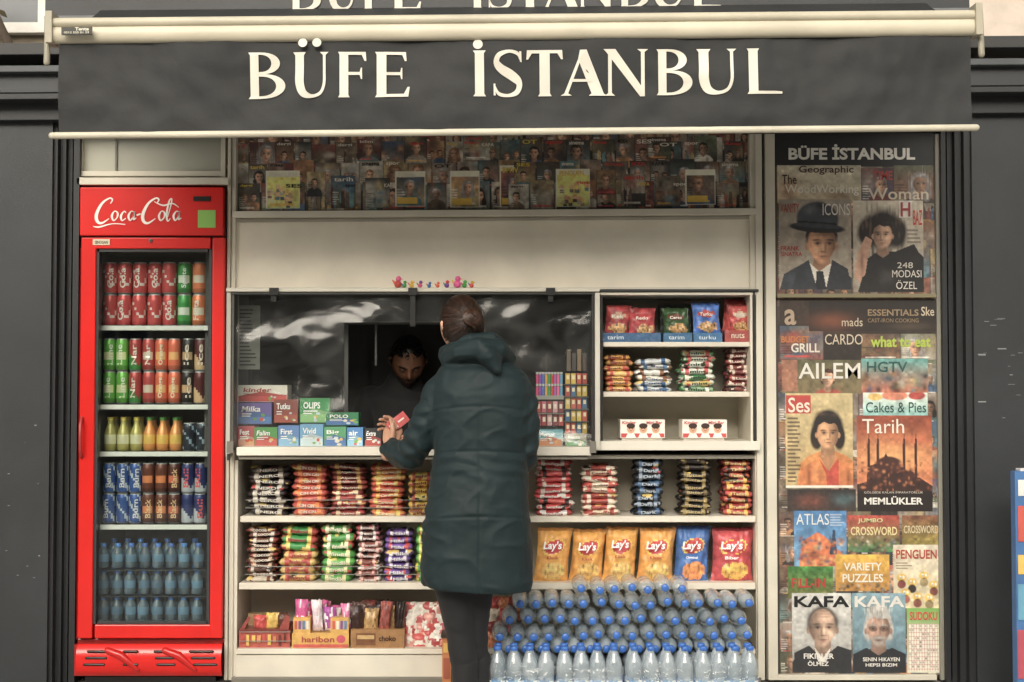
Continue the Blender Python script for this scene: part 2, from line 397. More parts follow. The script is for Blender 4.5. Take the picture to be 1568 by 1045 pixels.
def bag(b,x0,x1,yt,yb,y,colfn,th=.03,nu=18,nv=24,seed=0):
    xa,xb=X(x0,y,(yt+yb)/2),X(x1,y,(yt+yb)/2); z0,z1=Z(yb,y),Z(yt,y); wid=xb-xa
    tlt=math.sin(seed*7.7)*.05
    def mk(sg):
        def pos(u,v):
            q=2*u-1; p=2*v-1
            t=th*((1-abs(q)**2.6)**.75)*((1-abs(p)**4)**.8)+.001
            edge=(1-abs(p)**6)
            wv_=noise.noise(Vector((q*2.5+seed,p*2.5,sg)))*.012+noise.noise(Vector((q*7+seed,p*5,sg)))*.006
            wv_+=.004*math.sin(q*22+seed)*max(0,abs(p)-.45)*2
            pin=1-.10*(1-abs(p)**3)*abs(q)
            cr_=.003*math.sin(u*60) if abs(p)>.92 else 0
            return (xa+wid*(.5+q*.5*pin)+tlt*(z1-z0)*p,y-sg*(t+wv_*edge)+cr_,z0+(z1-z0)*v+noise.noise(Vector((q*3,seed,1)))*.006)
        b.surf(nu,nv,pos,colfn if sg>0 else (lambda u,v:H('999999')),0,True)
    mk(1); mk(-1)
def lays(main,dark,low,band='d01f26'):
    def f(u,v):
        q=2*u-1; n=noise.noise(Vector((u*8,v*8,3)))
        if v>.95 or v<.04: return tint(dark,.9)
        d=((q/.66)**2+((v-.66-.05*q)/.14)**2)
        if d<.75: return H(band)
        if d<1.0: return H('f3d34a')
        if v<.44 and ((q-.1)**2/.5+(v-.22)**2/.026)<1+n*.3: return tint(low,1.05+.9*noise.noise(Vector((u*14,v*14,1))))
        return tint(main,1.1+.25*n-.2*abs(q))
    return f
yA=.03
barstack('chocolate_bars',377,443,714,790,yA,8,[('2a2426','c9c2b4','3a3234'),('241f22','8a7a60','555050'),('30282a','c9c2b4','2a2426')],'NERO','e8e2d4')
barstack('chocolate_bars',447,502,712,790,yA,8,[('c2452a','e8842c','b5302a'),('b53a26','e8c04a','b5302a')],'CIN CIN','f6e9d4')
barstack('chocolate_bars',505,561,712,790,yA,10,[('6e2320','c9a050','8a2a24'),('8f2a24','4a1c1a','8a2a24'),('a03028','e0c8a0','70201c')],'Alpino','e8d8c0')
barstack('chocolate_bars',565,620,711,790,yA,9,[('d8852c','f0d060','b84a20'),('c84a26','f0c050','c84a26'),('7a3c20','e8a030','c8742c')],'Caramel','f8ecc0')
barstack('wafer_bars',624,668,725,790,yA,6,[('d8b030','8a4a20','d8b030'),('e0c860','b83a20','c8a030')],'gold','7a2a18')
barstack('wafer_bars',820,878,705,790,yA,10,[('c62a2c','e8dcd0','c62a2c'),('b02428','f0e8e0','982024'),('d23a34','3a2a28','d8d0c8')],'wafer','f6efe8')
barstack('wafer_bars',890,948,713,790,yA,9,[('e0d4bc','c8402c','b83428'),('d8c8a8','a83428','e0d4bc'),('c2402e','e8dcc8','e0d4bc')],'Cookie','7a2a20')
barstack('chocolate_bars',969,1018,704,790,yA,8,[('1d2128','3d5f88','15181d'),('20252c','8a97a8','20252c'),('171a20','466a90','2a3038')],'Dark','b9c8d8')
barstack('chocolate_bars',1038,1090,702,790,yA,9,[('24201e','9a8450','1b1817'),('2c2622','6a5a38','2c2622')],'Bitter','c8b078')
barstack('chocolate_bars',1105,1153,704,790,yA,9,[('a82a20','e0b040','6a1a16'),('b8422a','3a2018','a82a20'),('701c18','e8c860','a82a20')],'Tadim','f0d890')
barstack('chocolate_bars',377,425,808,892,yA,11,[('6a4030','e0d8cc','8a3028'),('d8ccb8','7a3a2c','5a2c24'),('4a2c24','c8a888','a03028')],'cocoa','f0e4d4')
barstack('biscuit_packs',428,487,808,892,yA,7,[('d9b868','3a7a38','c8a050'),('2f8f42','e8d060','b03028'),('c9a455','b83a2a','d9b868')],'Biskuvi','a8281e')
barstack('biscuit_packs',490,542,806,892,yA,7,[('4f9f3a','e8e0a0','3a8a34'),('6aae42','c83a2a','d8d060'),('3c8c3a','f0e8c0','c03028')],'findik','f4f0d0')
barstack('cake_packs',545,583,804,892,yA,10,[('5a3830','e8dcd8','c87880'),('d8c8c0','6a3a30','b84a4a'),('7a4438','e0a8a0','e8dcd0')],'browni','f4e4e0')
barstack('chocolate_bars',587,632,812,892,yA,8,[('5c3a8c','e0d8e8','4a2e78'),('6e4aa0','c83a44','5c3a8c'),('443070','f0ecf4','6e4aa0')],'Milki','f4f0f8')
barstack('biscuit_packs',634,668,806,892,yA,6,[('c9b430','3a9a3a','c9b430'),('4aa040','e8e060','4aa040')],'Limon','f8f4c0')
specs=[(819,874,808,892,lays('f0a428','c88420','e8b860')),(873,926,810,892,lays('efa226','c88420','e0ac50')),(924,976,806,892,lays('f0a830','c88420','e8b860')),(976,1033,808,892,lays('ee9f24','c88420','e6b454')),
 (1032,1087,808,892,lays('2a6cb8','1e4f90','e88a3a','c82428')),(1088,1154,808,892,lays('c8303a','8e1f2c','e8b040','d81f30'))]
for i,(a,c,t,bt,fn) in enumerate(specs):
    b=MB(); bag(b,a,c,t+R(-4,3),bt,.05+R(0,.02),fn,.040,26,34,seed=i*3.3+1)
    m=(a+c)/2; w=(c-a)
    b.txt("Lay's",m-w*.25,m+w*.25,t+21,t+37,.001,'ffffff',.03,slant=.15)
    b.txt("Klasik" if i<4 else ("Original" if i==4 else "Biber"),m-w*.16,m+w*.16,t+44,t+49,.003,'ffffff' if i>3 else 'b03018',.02)
    b.build('chips_bag',M_foil)
b=MB()
b.pb(366,444,966,993,.0,.25,'b3422f'); b.pb(380,405,940,966,.1,.14,'b08a5c'); b.pb(368,440,964,967,-.001,.2,'7a2a20')
b.pq([(366,966),(380,944),(384,946),(372,967)],.0,'9a3428'); b.pq([(426,966),(438,942),(444,944),(442,967)],.0,'9a3428')
for i in range(9): b.pr(369+i*8.2,369+i*8.2+R(3,6),R(969,975),R(980,990),-.004-.0004*i,random.choice(['e0b83c','e6ddd0','c8302a','6a2a20','d88a40']))
for i in range(5): bag(b,388+i*9,412+i*8,938+R(0,8),966,.06+.02*(i%2),lambda u,v,c=['c8302a','8a5a30','d8b040','a83a34','5a3020'][i]:tint(c,1+.7*noise.noise(Vector((u*9,v*9,i)))),.018,8,8,seed=i+80)
b.build('snack_box',M_foil)
b=MB()
b.pb(447,534,970,994,-.01,.22,'d9a53c'); b.pb(449,475,946,970,-.005,.2,'d9a53c'); b.pb(506,534,946,970,-.005,.2,'d9a53c')
b.txt('haribon',462,512,975,984,-.013,'a82a20',.02); b.pr(449,533,987,992,-.0125,'c8402c'); b.pe(522,979,7,6,-.0125,'c83050')
for i in range(4): b.pr(451+i*6,455+i*6,951,964,-.0065,['c8402c','7a4a9a','3a7ab0','e8e0d0'][i]); b.pr(509+i*6,513+i*6,951,964,-.0065,['c8402c','e8e0d0','7a4a9a','3a7ab0'][i])
for i in range(14): bag(b,448+(i*6.2)+R(-5,5),472+i*5.6,922+R(-5,12),966,.03+.03*(i%4),lambda u,v,c=['d0408c','c02c6c','e070a8','a83a9c','e8d0d8'][i%5]:tint(c if noise.noise(Vector((u*4,v*4,i)))>-.2 else 'f0e0e4',1+.5*noise.noise(Vector((u*6,v*6,i)))),.02,8,8,seed=i)
b.build('candy_box',M_foil)
b=MB()
b.pb(537,619,964,994,-.01,.22,'a0713a'); b.pr(545,575,970,988,-.0125,'7a4a24'); b.pr(547,573,973,979,-.013,'c8a060'); b.txt('choko',580,606,974,982,-.013,'3a1c10',.02)
for i in range(14): bag(b,534+i*5.6+R(-5,5),560+i*5,924+R(-6,12),970,.03+.03*(i%4),lambda u,v,c=['3a2420','5a3428','2a1c1a','8a3a30','b08a50'][i%5]:tint(c,1.1+1.2*noise.noise(Vector((u*9,v*9,i)))),.02,8,8,seed=i+20)
b.build('candy_box',M_foil)
b=MB()
for i in range(20):
    cx=630+(i%5)*13+R(-4,4); cy=938+(i//5)*16
    bag(b,cx-16+R(-4,4),cx+14,cy-16,cy+12+R(-2,3),.08-.014*(i//5)+R(0,.01),lambda u,v,c=['c83a34','e0d8cc','b02c2c','d89080'][i%4]:tint(c if noise.noise(Vector((u*3,v*3,i)))>-.1 else 'e8e0d4',1+.3*noise.noise(Vector((u*9,v*9,i)))),.018,8,8,seed=i+40)
b.build('candy_bags',M_foil)
b=MB()
for i in range(12):
    cx=756+(i%3)*15; cy=930+(i//3)*18
    bag(b,cx-12,cx+12,cy-16,cy+14,.06-.012*(i//3),lambda u,v,c=['b8302c','d87838','8a2420','d8c8b0'][i%4]:tint(c,1+.8*noise.noise(Vector((u*9,v*9,i)))),.018,8,8,seed=i+60)
b.build('candy_bags',M_foil)
def smallbag(b,x0,x1,t,bt,y,c1,c2,lab,i):
    def cf_(u,v):
        n=noise.noise(Vector((u*5+i,v*5,i)))
        if v<.05 or v>.93: return tint(c1,.6)
        if ((u-.5)/.34)**2+((v-.66)/.10)**2<1: return H(c2)
        if v<.42 and ((u-.55)/.35)**2+((v-.25)/.17)**2<1+n: return tint('c89858',1+1.2*noise.noise(Vector((u*12,v*12,i))))
        return tint(c1,1.1+.7*n)
    bag(b,x0,x1,t,bt,y,cf_,.018,16,18,seed=i)
    m=(x0+x1)/2; b.txt(lab,m-(x1-x0)*.22,m+(x1-x0)*.22,t+(bt-t)*.29,t+(bt-t)*.40,y-.026,'f4eee4',.02)
b=MB(); smallbag(b,926,966,468,516,.06,'a8242a','d8b090','Kek',1); smallbag(b,962,1004,472,516,.05,'b02830','c8202a','Redo',2)
b.pb(922,1012,510,524,.0,.2,'2f5f8c'); b.txt('tarim',930,955,514,520,-.003,'cfe0ee',.01); b.build('chips_bag',M_foil)
b=MB(); b.pb(1011,1058,466,514,.12,.2,'262a26'); smallbag(b,1014,1056,472,514,.06,'3a5a34','7a3a24','Cerez',3); b.pb(1016,1060,510,524,.0,.2,'2f6a94'); b.txt('tarim',1024,1048,514,520,-.003,'cfe0ee',.01); b.build('chips_bag',M_foil)
b=MB(); smallbag(b,1059,1103,464,514,.06,'2a6ac0','b8302c','Turku',4); b.pb(1062,1106,510,524,.0,.2,'3070a0'); b.txt('turku',1070,1096,514,520,-.003,'cfe0ee',.01); b.build('chips_bag',M_foil)
b=MB()
for k in range(4): smallbag(b,1106+k*3,1146+k*2,458+k*3,512,.12-.02*k,'c03a34','e0c8a8','Fistik',5+k)
b.pb(1110,1150,506,524,.0,.2,'a83a34'); b.txt('nuts',1120,1140,511,518,-.003,'f0d8c0',.01); b.build('chips_bag',M_foil)
barstack('wafer_bars',924,969,544,600,.06,7,[('c8742c','f0d8a0','b85a20'),('d8a040','7a3a1c','d8a040'),('e0b868','c03020','b85a20')],'snack','7a2818')
barstack('wafer_bars',972,1030,550,600,.06,6,[('dcdcd4','4a7ca8','8a6a4a'),('c8d0d4','2a5a8c','dcdcd4'),('e4e0d4','8a5a3a','dcdcd4')],'Coco','2a4a7c')
barstack('wafer_bars',1040,1098,537,600,.06,7,[('8ab08a','e8e8e0','3a8a4a'),('d8dcd0','c03a38','5a9a60'),('3c7a4a','e8e0d0','d8dcd0')],'mint','204a28')
barstack('chocolate_bars',1112,1150,534,600,.06,8,[('5a2a28','c0a898','4a2220'),('3c2224','b84a48','3c2224'),('7a3634','d8c8b8','5a2a28')],'Lux','e8d8c8')
for a in (950,1045):
    b=MB(); b.pb(a+2,a+64,671,677,.05,.18,'e6e0d6'); b.pb(a,a+68,643,671,.04,.18,'f2ece2')
    b.txt('Kinder',a+3,a+24,645,650,.037,'c02a24',.02); b.txt('Mini Bar',a+40,a+64,645,650,.037,'c02a24',.02)
    b.pr(a+1,a+67,664,670,.038,'c0282a')
    for k in range(3):
        cx=a+16+k*19; b.pe(cx,657,6,7,.0365,'dba884'); b.pe(cx,652.5,6.6,4.2,.0355,'3a241a'); b.pq([(cx-8,671),(cx+8,671),(cx+5,664),(cx-5,664)],.036,'f0ece4'); b.pr(cx-2,cx+2,659.5,660.5,.0352,'a83a34')
        b.pe(cx-2.4,657,.8,.8,.0352,'241814',n=6); b.pe(cx+2.4,657,.8,.8,.0352,'241814',n=6)
    b.build('chocolate_box',M_paper)
def pkg(name,x0,x1,t,bt,y,d,c1,c2,lab,lc='ffffff'):
    b=MB(); w=x1-x0; h=bt-t; b.pb(x0,x1,t,bt,y,y+d,tint(c1,1.1))
    b.pr(x0+1,x1-1,bt-h*.35,bt-1,y-.001,tint(c2,1.1))
    b.pq([(x0+1,bt-h*.35),(x0+w*.45,bt-h*.6),(x1-1,bt-h*.42),(x1-1,bt-h*.35)],y-.0013,tint(c2,.8))
    for k in range(5): b.pe(R(x0+w*.5,x1-4),R(t+h*.55,bt-3),R(1.5,4),R(1.2,3),y-.0015-.0002*k,random.choice(['e8e0d0','d8402c','e8b83c','7ab04a','c8d8e0']),n=9)
    if lab: b.txt(lab,x0+w*.12,x0+w*.68,t+h*.16,t+h*.42,y-.003,lc,.02,slant=random.choice([0,.2]))
    for k in range(2): b.pr(x0+w*.12,x0+w*R(.3,.6),t+h*(.5+.1*k),t+h*(.54+.1*k),y-.0031,lc)
    b.build(name,M_paper,bevel=.0015)
pkg('candy_box',364,440,590,616,.14,.12,'e0dccf','c83028','kinder','b02a24')
pkg('candy_box',364,416,617,650,.10,.12,'6a58a0','4a7ac0','Milka'); pkg('candy_box',419,456,612,648,.12,.1,'8a3a30','b04a38','Tutku')
pkg('gum_box',459,505,610,648,.12,.12,'2f8c4c','8ac07a','OLIPS'); pkg('gum_box',499,549,632,652,.06,.1,'2c7a50','3a6ab0','POLO')
pkg('candy_box',364,390,653,684,.02,.1,'a83040','d89a80','Fest'); pkg('gum_box',389,425,655,684,.0,.1,'3c8c3a','c83a34','Falim'); pkg('gum_box',426,458,652,684,.0,.1,'4a78b8','7ab0d8','First')
pkg('gum_box',459,495,650,684,.0,.1,'5a9ac8','c8dce8','Vivid'); pkg('gum_box',496,530,654,684,.0,.1,'4a9a6a','3a70b8','Big'); pkg('gum_box',531,556,655,684,.0,.1,'3a7cb8','8ac0dc','air'); pkg('gum_box',558,584,656,684,.01,.1,'2a2a2c','a83a34','Extra')
b=MB()
for r in range(2):
    for i in range(9): b.pb(821+i*4.6,824.6+i*4.6,574+r*18,588+r*18,.06-.02*r,.075-.02*r,['c83a70','8a4ab0','4a70c0','d8a040','3a9a5a','c83a34','b85ab0','e06a98','5aa0c8'][i]); b.pb(821+i*4.6,824.6+i*4.6,570+r*18,573.5+r*18,.062-.02*r,.073-.02*r,'b8b8b8')
b.pb(819,863,606,612,.02,.08,'9a9a94'); b.build('lighter_display',M_plastic)
b=MB()
for r in range(2):
    for i in range(5): b.pb(821+i*8.6,828+i*8.6,615+r*20,632+r*20,.03,.07,['b83a34','c8607a','a82c30','d89aa0','8a3040'][(i+r)%5]); b.pr(822.5+i*8.6,826.5+i*8.6,619+r*20,626+r*20,.029,'e8dcc8')
b.pb(819,864,633,634.5,.02,.08,'8a8880'); b.build('candy_rack',M_paper)
b=MB()
for r in range(5):
    for i in range(4): b.pb(866+i*8.6,873+i*8.6,572+r*19,588+r*19,.03,.07,['c8a030','b8382c','d8b848','3a6a9a','c84a30'][(i*2+r)%5]); b.pr(867.5+i*8.6,871.5+i*8.6,575+r*19,581+r*19,.029,'e8d8b0')
    b.pb(864,902,588.5+r*19,590+r*19,.02,.08,'6a6860')
for i in range(4): b.pb(868+i*8,874+i*8,535+(i%2)*6,568,.08,.12,['6a5a4a','4a4440','8a7050','54443c'][i])
b.build('cigarette_rack',M_paper)
pkg('gum_box',822,862,658,684,.0,.1,'5aa0b0','d88a5a','Mentos'); pkg('gum_box',866,898,664,684,.0,.1,'a8a090','5a9a60','Nane')
# ================= FRIDGE
FR=E('drinks_refrigerator')
RD='d4201c'
b=MB()
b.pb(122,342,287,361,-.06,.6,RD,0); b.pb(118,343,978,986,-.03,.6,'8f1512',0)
b.pb(121,144,364,978,-.06,.0,RD); b.pb(323,342,364,978,-.06,.0,RD); b.pb(144.5,322.5,364,381,-.06,.0,RD); b.pb(144.5,322.5,957,978,-.06,.0,RD)
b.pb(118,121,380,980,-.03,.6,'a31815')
b.build('red_body',M_red,FR,bevel=.006)
b=MB()
for a,c,p,q in ((144.5,149,381.5,956),(318,322.5,381.5,956),(149,318,381.5,386),(149,318,952,956)): b.pb(a,c,p,q,-.05,-.01,'3c3c3e')
b.pb(122,342,361,364,-.03,.5,'2a1414')
b.pb(149,318,386,956,.50,.55,'4a5254'); b.box(X(143,-.0),X(146,-.0),.0,.5,Z(957,0),Z(380,0),'596062'); b.box(X(321,0),X(325,0),.0,.5,Z(957,0),Z(380,0),'596062')
b.box(X(146,0),X(321,0),.0,.5,Z(382,0),Z(376,0),'cfcfc8'); b.box(X(146,0),X(321,0),.0,.5,Z(962,0),Z(954,0),'30383c')
for yy in (503,624,696,808):
    b.pb(153,318,yy-4,yy+3,.02,.04,'e4e4dc'); b.pb(153,318,yy-1,yy+1,.04,.46,'8a8f90')
b.box(X(342,-.02),X(345,-.02),-.02,.5,.05,Z(290,0),'1a1a1a')
b.build('interior_and_shelves',M_plastic,FR)
b=MB(); b.pb(150,317.5,387,951.5,-.032,-.028,'ffffff'); b.build('glass_door',M_glass,FR)
b=MB()
b.pb(296,322,301,308,-.066,-.06,'1a1a1a'); b.pb(303,330,322,349,-.063,-.06,'8cc456')
b.pb(142,168,366.5,375.5,-.0635,-.06,'d8ccb0'); b.txt('SENOGAN',145,165,369,373.5,-.0645,'2a2420',.02)
b.rev([(0,0),(.007,0),(.007,.008),(0,.009)],(X(231,-.06,369),-.06,Z(369,-.06)),'8a8a88',axis='y'); b.rev([(0,0),(.003,0),(.003,.010),(0,.0105)],(X(231,-.06,369),-.06,Z(369,-.06)),'222222',axis='y')
b.tube([(X(124,-.075,640),-.065,Z(640,-.06)),(X(123,-.09,650),-.09,Z(650,-.06)),(X(123,-.09,690),-.09,Z(690,-.06)),(X(124,-.07,700),-.065,Z(700,-.06))],[.007]*4,'a81815',seg=8)
b.build('fittings',M_plastic,FR)
b=MB()
def basef(u,v):
    px=118+(340-118)*u; py=987+(1036-987)*v
    return (X(px,-.08,1010),-.07-.03*math.sin(math.pi*v)**.5,Z(py,-.08))
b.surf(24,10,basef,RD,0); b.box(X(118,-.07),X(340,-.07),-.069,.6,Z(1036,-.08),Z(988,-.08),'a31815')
b.pb(130,330,1036.5,1048,-.03,.5,'161616')
b.build('base',M_red,FR)
b=MB()
def slot(cx,cy,w,y): b.tube([(X(cx-w/2,y,cy),y,Z(cy,y)),(X(cx+w/2,y,cy),y,Z(cy,y))],[.0055,.0055],'160404',seg=8)
for r,yy in enumerate((998,1008,1018)):
    slot(150-r*3,yy,30,-.099); slot(250+r*2,yy,26,-.099); slot(308+r*3,yy,34,-.099)
    if r!=1: slot(200,yy,20,-.099)
for cx in (190,278):
    b.tube([(X(cx-26,-.1,1016),-.094,Z(997,-.1)),(X(cx-5,-.1,1016),-.100,Z(1004,-.1)),(X(cx+20,-.1,1016),-.094,Z(1026,-.1))],[.014,.018,.010],'c01c18',seg=12)
b.build('grille_slots',M_red,FR)
def cr(pts,n=7):
    out=[];P=[pts[0]]+list(pts)+[pts[-1]]
    for i in range(1,len(P)-2):
        for k in range(n):
            t=k/n; out.append(tuple(.5*((2*P[i][j])+(-P[i-1][j]+P[i+1][j])*t+(2*P[i-1][j]-5*P[i][j]+4*P[i+1][j]-P[i+2][j])*t*t+(-P[i-1][j]+3*P[i][j]-3*P[i+1][j]+P[i+2][j])*t**3) for j in range(3)))
    out.append(tuple(pts[-1])); return out
def strokepolys(pts,n=7):
    C=cr(pts,n);L=[]
    for i,(x,y,t) in enumerate(C):
        a=C[max(0,i-1)];c=C[min(len(C)-1,i+1)]; dx,dy=c[0]-a[0],c[1]-a[1]; l=math.hypot(dx,dy) or 1
        L.append(((x-dy/l*t/2,y+dx/l*t/2),(x+dy/l*t/2,y-dx/l*t/2)))
    return [[L[i][0],L[i+1][0],L[i+1][1],L[i][1]] for i in range(len(L)-1)]
b=MB(); y=-.0625; kk=0
def S(*pts):
    global kk
    kk+=1
    for q in strokepolys([(p[0],p[1],p[2]) for p in pts],5): b.add([(X(c[0],y,325),y-.0003*kk,Z(c[1],y)) for c in q],[(0,1,2,3)],'f4ede4')
for ox in (0,71):
    S((169+ox,312,1.2),(172+ox,306,2.4),(167+ox,304,2.4),(156+ox,312,3.6),(148+ox,328,5),(149+ox,339,4.6),(156+ox,342,3.2),(167+ox,335,1.2))
S((143,347,.8),(152,348,2.4),(172,343,1.6),(192,344,1.4))
for cx in (176,248): S((cx+3,324.5,2),(cx-1,324,1.6),(cx-4.5,331,3.4),(cx-2,338,2.2),(cx+3,334,2),(cx+4.5,328,3),(cx+3,324.5,2))
S((193,326,2.2),(190,324,1.6),(185.5,331,3.4),(187,338,2.2),(193,334.5,1.2))
for cx in (201,270): S((cx+4,325,1.6),(cx,324,1.6),(cx-4,331,3.4),(cx-1.5,338,2.2),(cx+3,332,1.6),(cx+5,324,2.4),(cx+3.5,336,3),(cx+8,334,1))
S((209.5,330,2.4),(215.5,328,2.4)); S((257,333,1),(262,314,2),(263,305,2),(259,309,2.4),(255.5,328,3),(257,339,2.2),(261,335,1.2))
S((236,309,1),(250,315,2.4),(264,312,2),(274,318,.8))
b.build('logo',M_paper,FR)
def can(b,x,y,z,h,r,fn,seg=18):
    b.rev([(r*.75,0),(r*.95,h*.03),(r,h*.07),(r,h*.16),(r,h*.25),(r,h*.34),(r,h*.42),(r,h*.5),(r,h*.58),(r,h*.66),(r,h*.75),(r,h*.90),(r*.85,h*.965),(r*.85,h)],(x,y,z),lambda t,hh:(.45,.45,.45) if hh>.95 or hh<.03 else fn(t,hh),seg)
    b.rev([(r*.85,h),(r*.8,h*.985),(0,h*.98)],(x,y,z),(.5,.5,.5),seg)
def cf(c1,c2,mode=0):
    def f(t,h):
        a=math.cos(t+math.pi/2)
        if mode==0: return H(c2) if abs(h-.52-.22*math.sin(t*2+.6))<.05 else H(c1)
        if mode==1: return H(c2) if (a>.75 and .3<h<.6) else (tint(c1,.6) if h<.2 else H(c1))
        if mode==2: return H(c2) if h<.35+.15*math.sin(t*2) else H(c1)
        if mode==3: return H(c2) if (abs(math.sin(t*1.5+h*5))<.3) else H(c1)
    return f
coke=cf('c42020','e8d8d0',0)
def canrow(name,py_b,cols,layers,hpx,x0=157,x1=317,lab=None):
    n=len(cols); step=(x1-x0)/n
    b=MB()
    for dep in (0,1):
        for L in range(layers):
            for i,c in enumerate(cols):
                y=.09+dep*.075; xx=X(x0+step*(i+.5),.09,py_b); h=hpx/ (F/(D+.09)); r=min(.033,step/(F/(D+.09))/2*.97)
                z=Z(py_b,.02)+.004+L*(h*1.005); jx=R(-.0015,.0015); jy=R(-.006,.006)
                can(b,xx+jx,y+jy,z,h*.985,r,c,18 if dep==0 else 10)
                if dep==0 and lab and lab[i] and R(0,1)<.75:
                    V,Fc=textgeo(lab[i][0],.02); sh=R(-.35,.35)
                    vs=[]
                    for u,v in V:
                        th=sh-(v-.5)*.8; vs.append((xx+jx+(r+.0015)*math.sin(th),y+jy-(r+.0015)*math.cos(th),z+h*(.18+.62*u)))
                    b.add(vs,[tuple(f) for f in Fc],lab[i][1])
    b.build(name,M_can,FR)
spr=cf('2e9a3e','dfe8d8',1); fan=cf('e8701e','e8d8c0',1); lime=cf('66b836','e8e8a8',1); drk=cf('5a1a1c','d8b080',2)
rg=cf('b02420','3a8a3a',2); orr=cf('e0581e','f0b060',1); blk=cf('2a2422','c8a070',1)
canrow('soda_cans',500,[coke,coke,coke,coke,coke,spr,fan],2,49,lab=[('Cola','f0e8e0')]*5+[('Sprite','f4f8f0'),('Fanta','f8f0e0')])
canrow('soda_cans',620,[lime,lime,rg,cf('b82a20','d8c8b0',1),orr,orr,blk,drk],2,50,lab=[('Lime','f0f8e0')]*2+[('Nar','f0e0d0')]*2+[('Orange','f8f0d0')]*2+[('Ice','f0e0d0')]*2)
eb=cf('1e4f9a','c8d0d8',3); bw=cf('6a3420','e07a2a',1); nv=cf('23306a','c0c4cc',2)
canrow('energy_drink_cans',805,[eb,eb,eb,bw,bw,cf('5a2a1c','d8602a',1),nv,nv],2,46,lab=[('Burn','e8e8e8')]*3+[('Black','f0c890')]*3+[('Bull','e83a3a')]*2)
b=MB()
for i in range(8):
    for dep in (0,1):
        xx=X(160+20*(i+.45),.09,690); z=Z(693,.02)+.004; y=.09+dep*.07
        if i<6:
            c='b8ae58' if i<3 else 'e08a24'; c2='e0dcb0' if i<3 else 'e8b83c'
            b.rev([(.02,0),(.026,.004),(.027,.03),(.027,.05),(.027,.07),(.02,.095),(.012,.115),(.012,.13)],(xx,y,z),lambda t,h,c=c,c2=c2:H(c2) if .22<h<.5 else H(c),14)
            b.rev([(.0135,.13),(.0135,.145),(0,.1455)],(xx,y,z),'d8c040' if i<3 else '4a8a30',12)
        else: can(b,xx,y,z,.12,.027,cf('222a38','9ab0c0',3),14)
b.build('juice_bottles',M_can,FR)
WB=[(.0,0),(.028,.0),(.0315,.006),(.0325,.02),(.030,.03),(.0325,.04),(.0325,.09),(.030,.095),(.0325,.10),(.0325,.13),(.030,.15),(.020,.178),(.013,.19),(.0125,.2)]
CAP=[(.0145,.2),(.0155,.201),(.0155,.214),(.013,.2165),(0,.217)]
LAB=[(.0331,.045),(.0331,.085)]
b=MB()
# upright bottles: three stacked trays, two staggered depth rows
for tier in range(3):
    zt=Z(952,.03)+tier*.112
    for dep in (1,0):
        for i in range(8 if dep==0 else 7):
            xx=X(162+20.5*i+(10 if dep else 0)+R(-1,1),.1,880); y=.07+dep*.06; g=R(.7,1.35); zz=zt+(.014 if dep else 0)
            b.rev([(.020,0),(.0235,.004),(.0245,.02),(.0228,.026),(.0245,.032),(.0245,.058),(.020,.072),(.011,.086),(.010,.09)],(xx,y,zz),lambda t,h,g=g:(.10*g,.20*g,.30*g) if .32<h<.55 else ((.05*g,.085*g,.11*g) if math.sin(t*2+g*5)<.5 else (.11*g,.15*g,.18*g)),14)
            b.rev([(.0125,.088),(.013,.101),(.011,.1035),(0,.104)],(xx,y,zz),(.03,.16*g,.55*min(g,1.1)),12)
    b.pb(153,318,952-tier*40+1,954-tier*40+1,.05,.3,'2c3438') if tier else None
b.build('water_bottles',M_plastic,FR)
# ================= WATER BOTTLE STACK
b=MB()
def wbot(x,y,z,axis='z',seg=16,m=0,c='ffffff'):
    b.rev(WB,(x,y,z),c,seg,m,axis)
    b.rev(CAP,(x,y,z),'1f66c0',seg,1,axis)
    if axis=='z': b.rev(LAB,(x,y,z),lambda t,h:H('5a9ad4') if math.sin(t*3+1)>-.1 else H('e4ecf0'),seg,1,axis)
xg=[]; packs=((750,849),(852,954),(958,1061),(1065,1161))
for g,(a,c) in enumerate(packs):
    for i in range(4): xg.append(X(a+(c-a)*(i+.5)/4,-.38,1020))
for x in xg:
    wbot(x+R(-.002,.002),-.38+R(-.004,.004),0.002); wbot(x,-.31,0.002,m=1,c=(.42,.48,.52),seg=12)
rows=[(903,880,1034),(925,783,1142),(949,770,1146),(973,755,1152)]
for r,(py,a,c) in enumerate(rows):
    n=int((X(c,-.27)-X(a,-.27))/.0665)
    for i in range(n+1):
        x=X(a,-.27)+.03+i*.0665
        wbot(x+R(-.006,.006),-.05+R(-.02,.02)-.008*r,Z(py,-.27)+R(-.007,.007),'y')
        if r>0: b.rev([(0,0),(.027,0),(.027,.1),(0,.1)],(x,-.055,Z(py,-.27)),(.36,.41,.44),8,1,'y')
for r in range(1,4):
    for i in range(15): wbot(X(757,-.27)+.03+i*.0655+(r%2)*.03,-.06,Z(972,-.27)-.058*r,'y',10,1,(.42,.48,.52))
for (a,c) in packs:
    xa_,xb_=X(a-1,-.38,1020),X(c+1,-.38,1020)
    def wp(u,v,xa_=xa_,xb_=xb_):
        e=min(u,1-u)*8; yy=-.418+(.035 if e<.6 else 0)+noise.noise(Vector((u*6+xa_,v*5,1)))*.006
        return (xa_+(xb_-xa_)*u,yy+max(0,v-.82)*.2,.002+.155*v)
    b.surf(16,10,wp,'ffffff',2)
b.build('water_bottle_stack',[M_bottle,M_plastic,M_wrap])
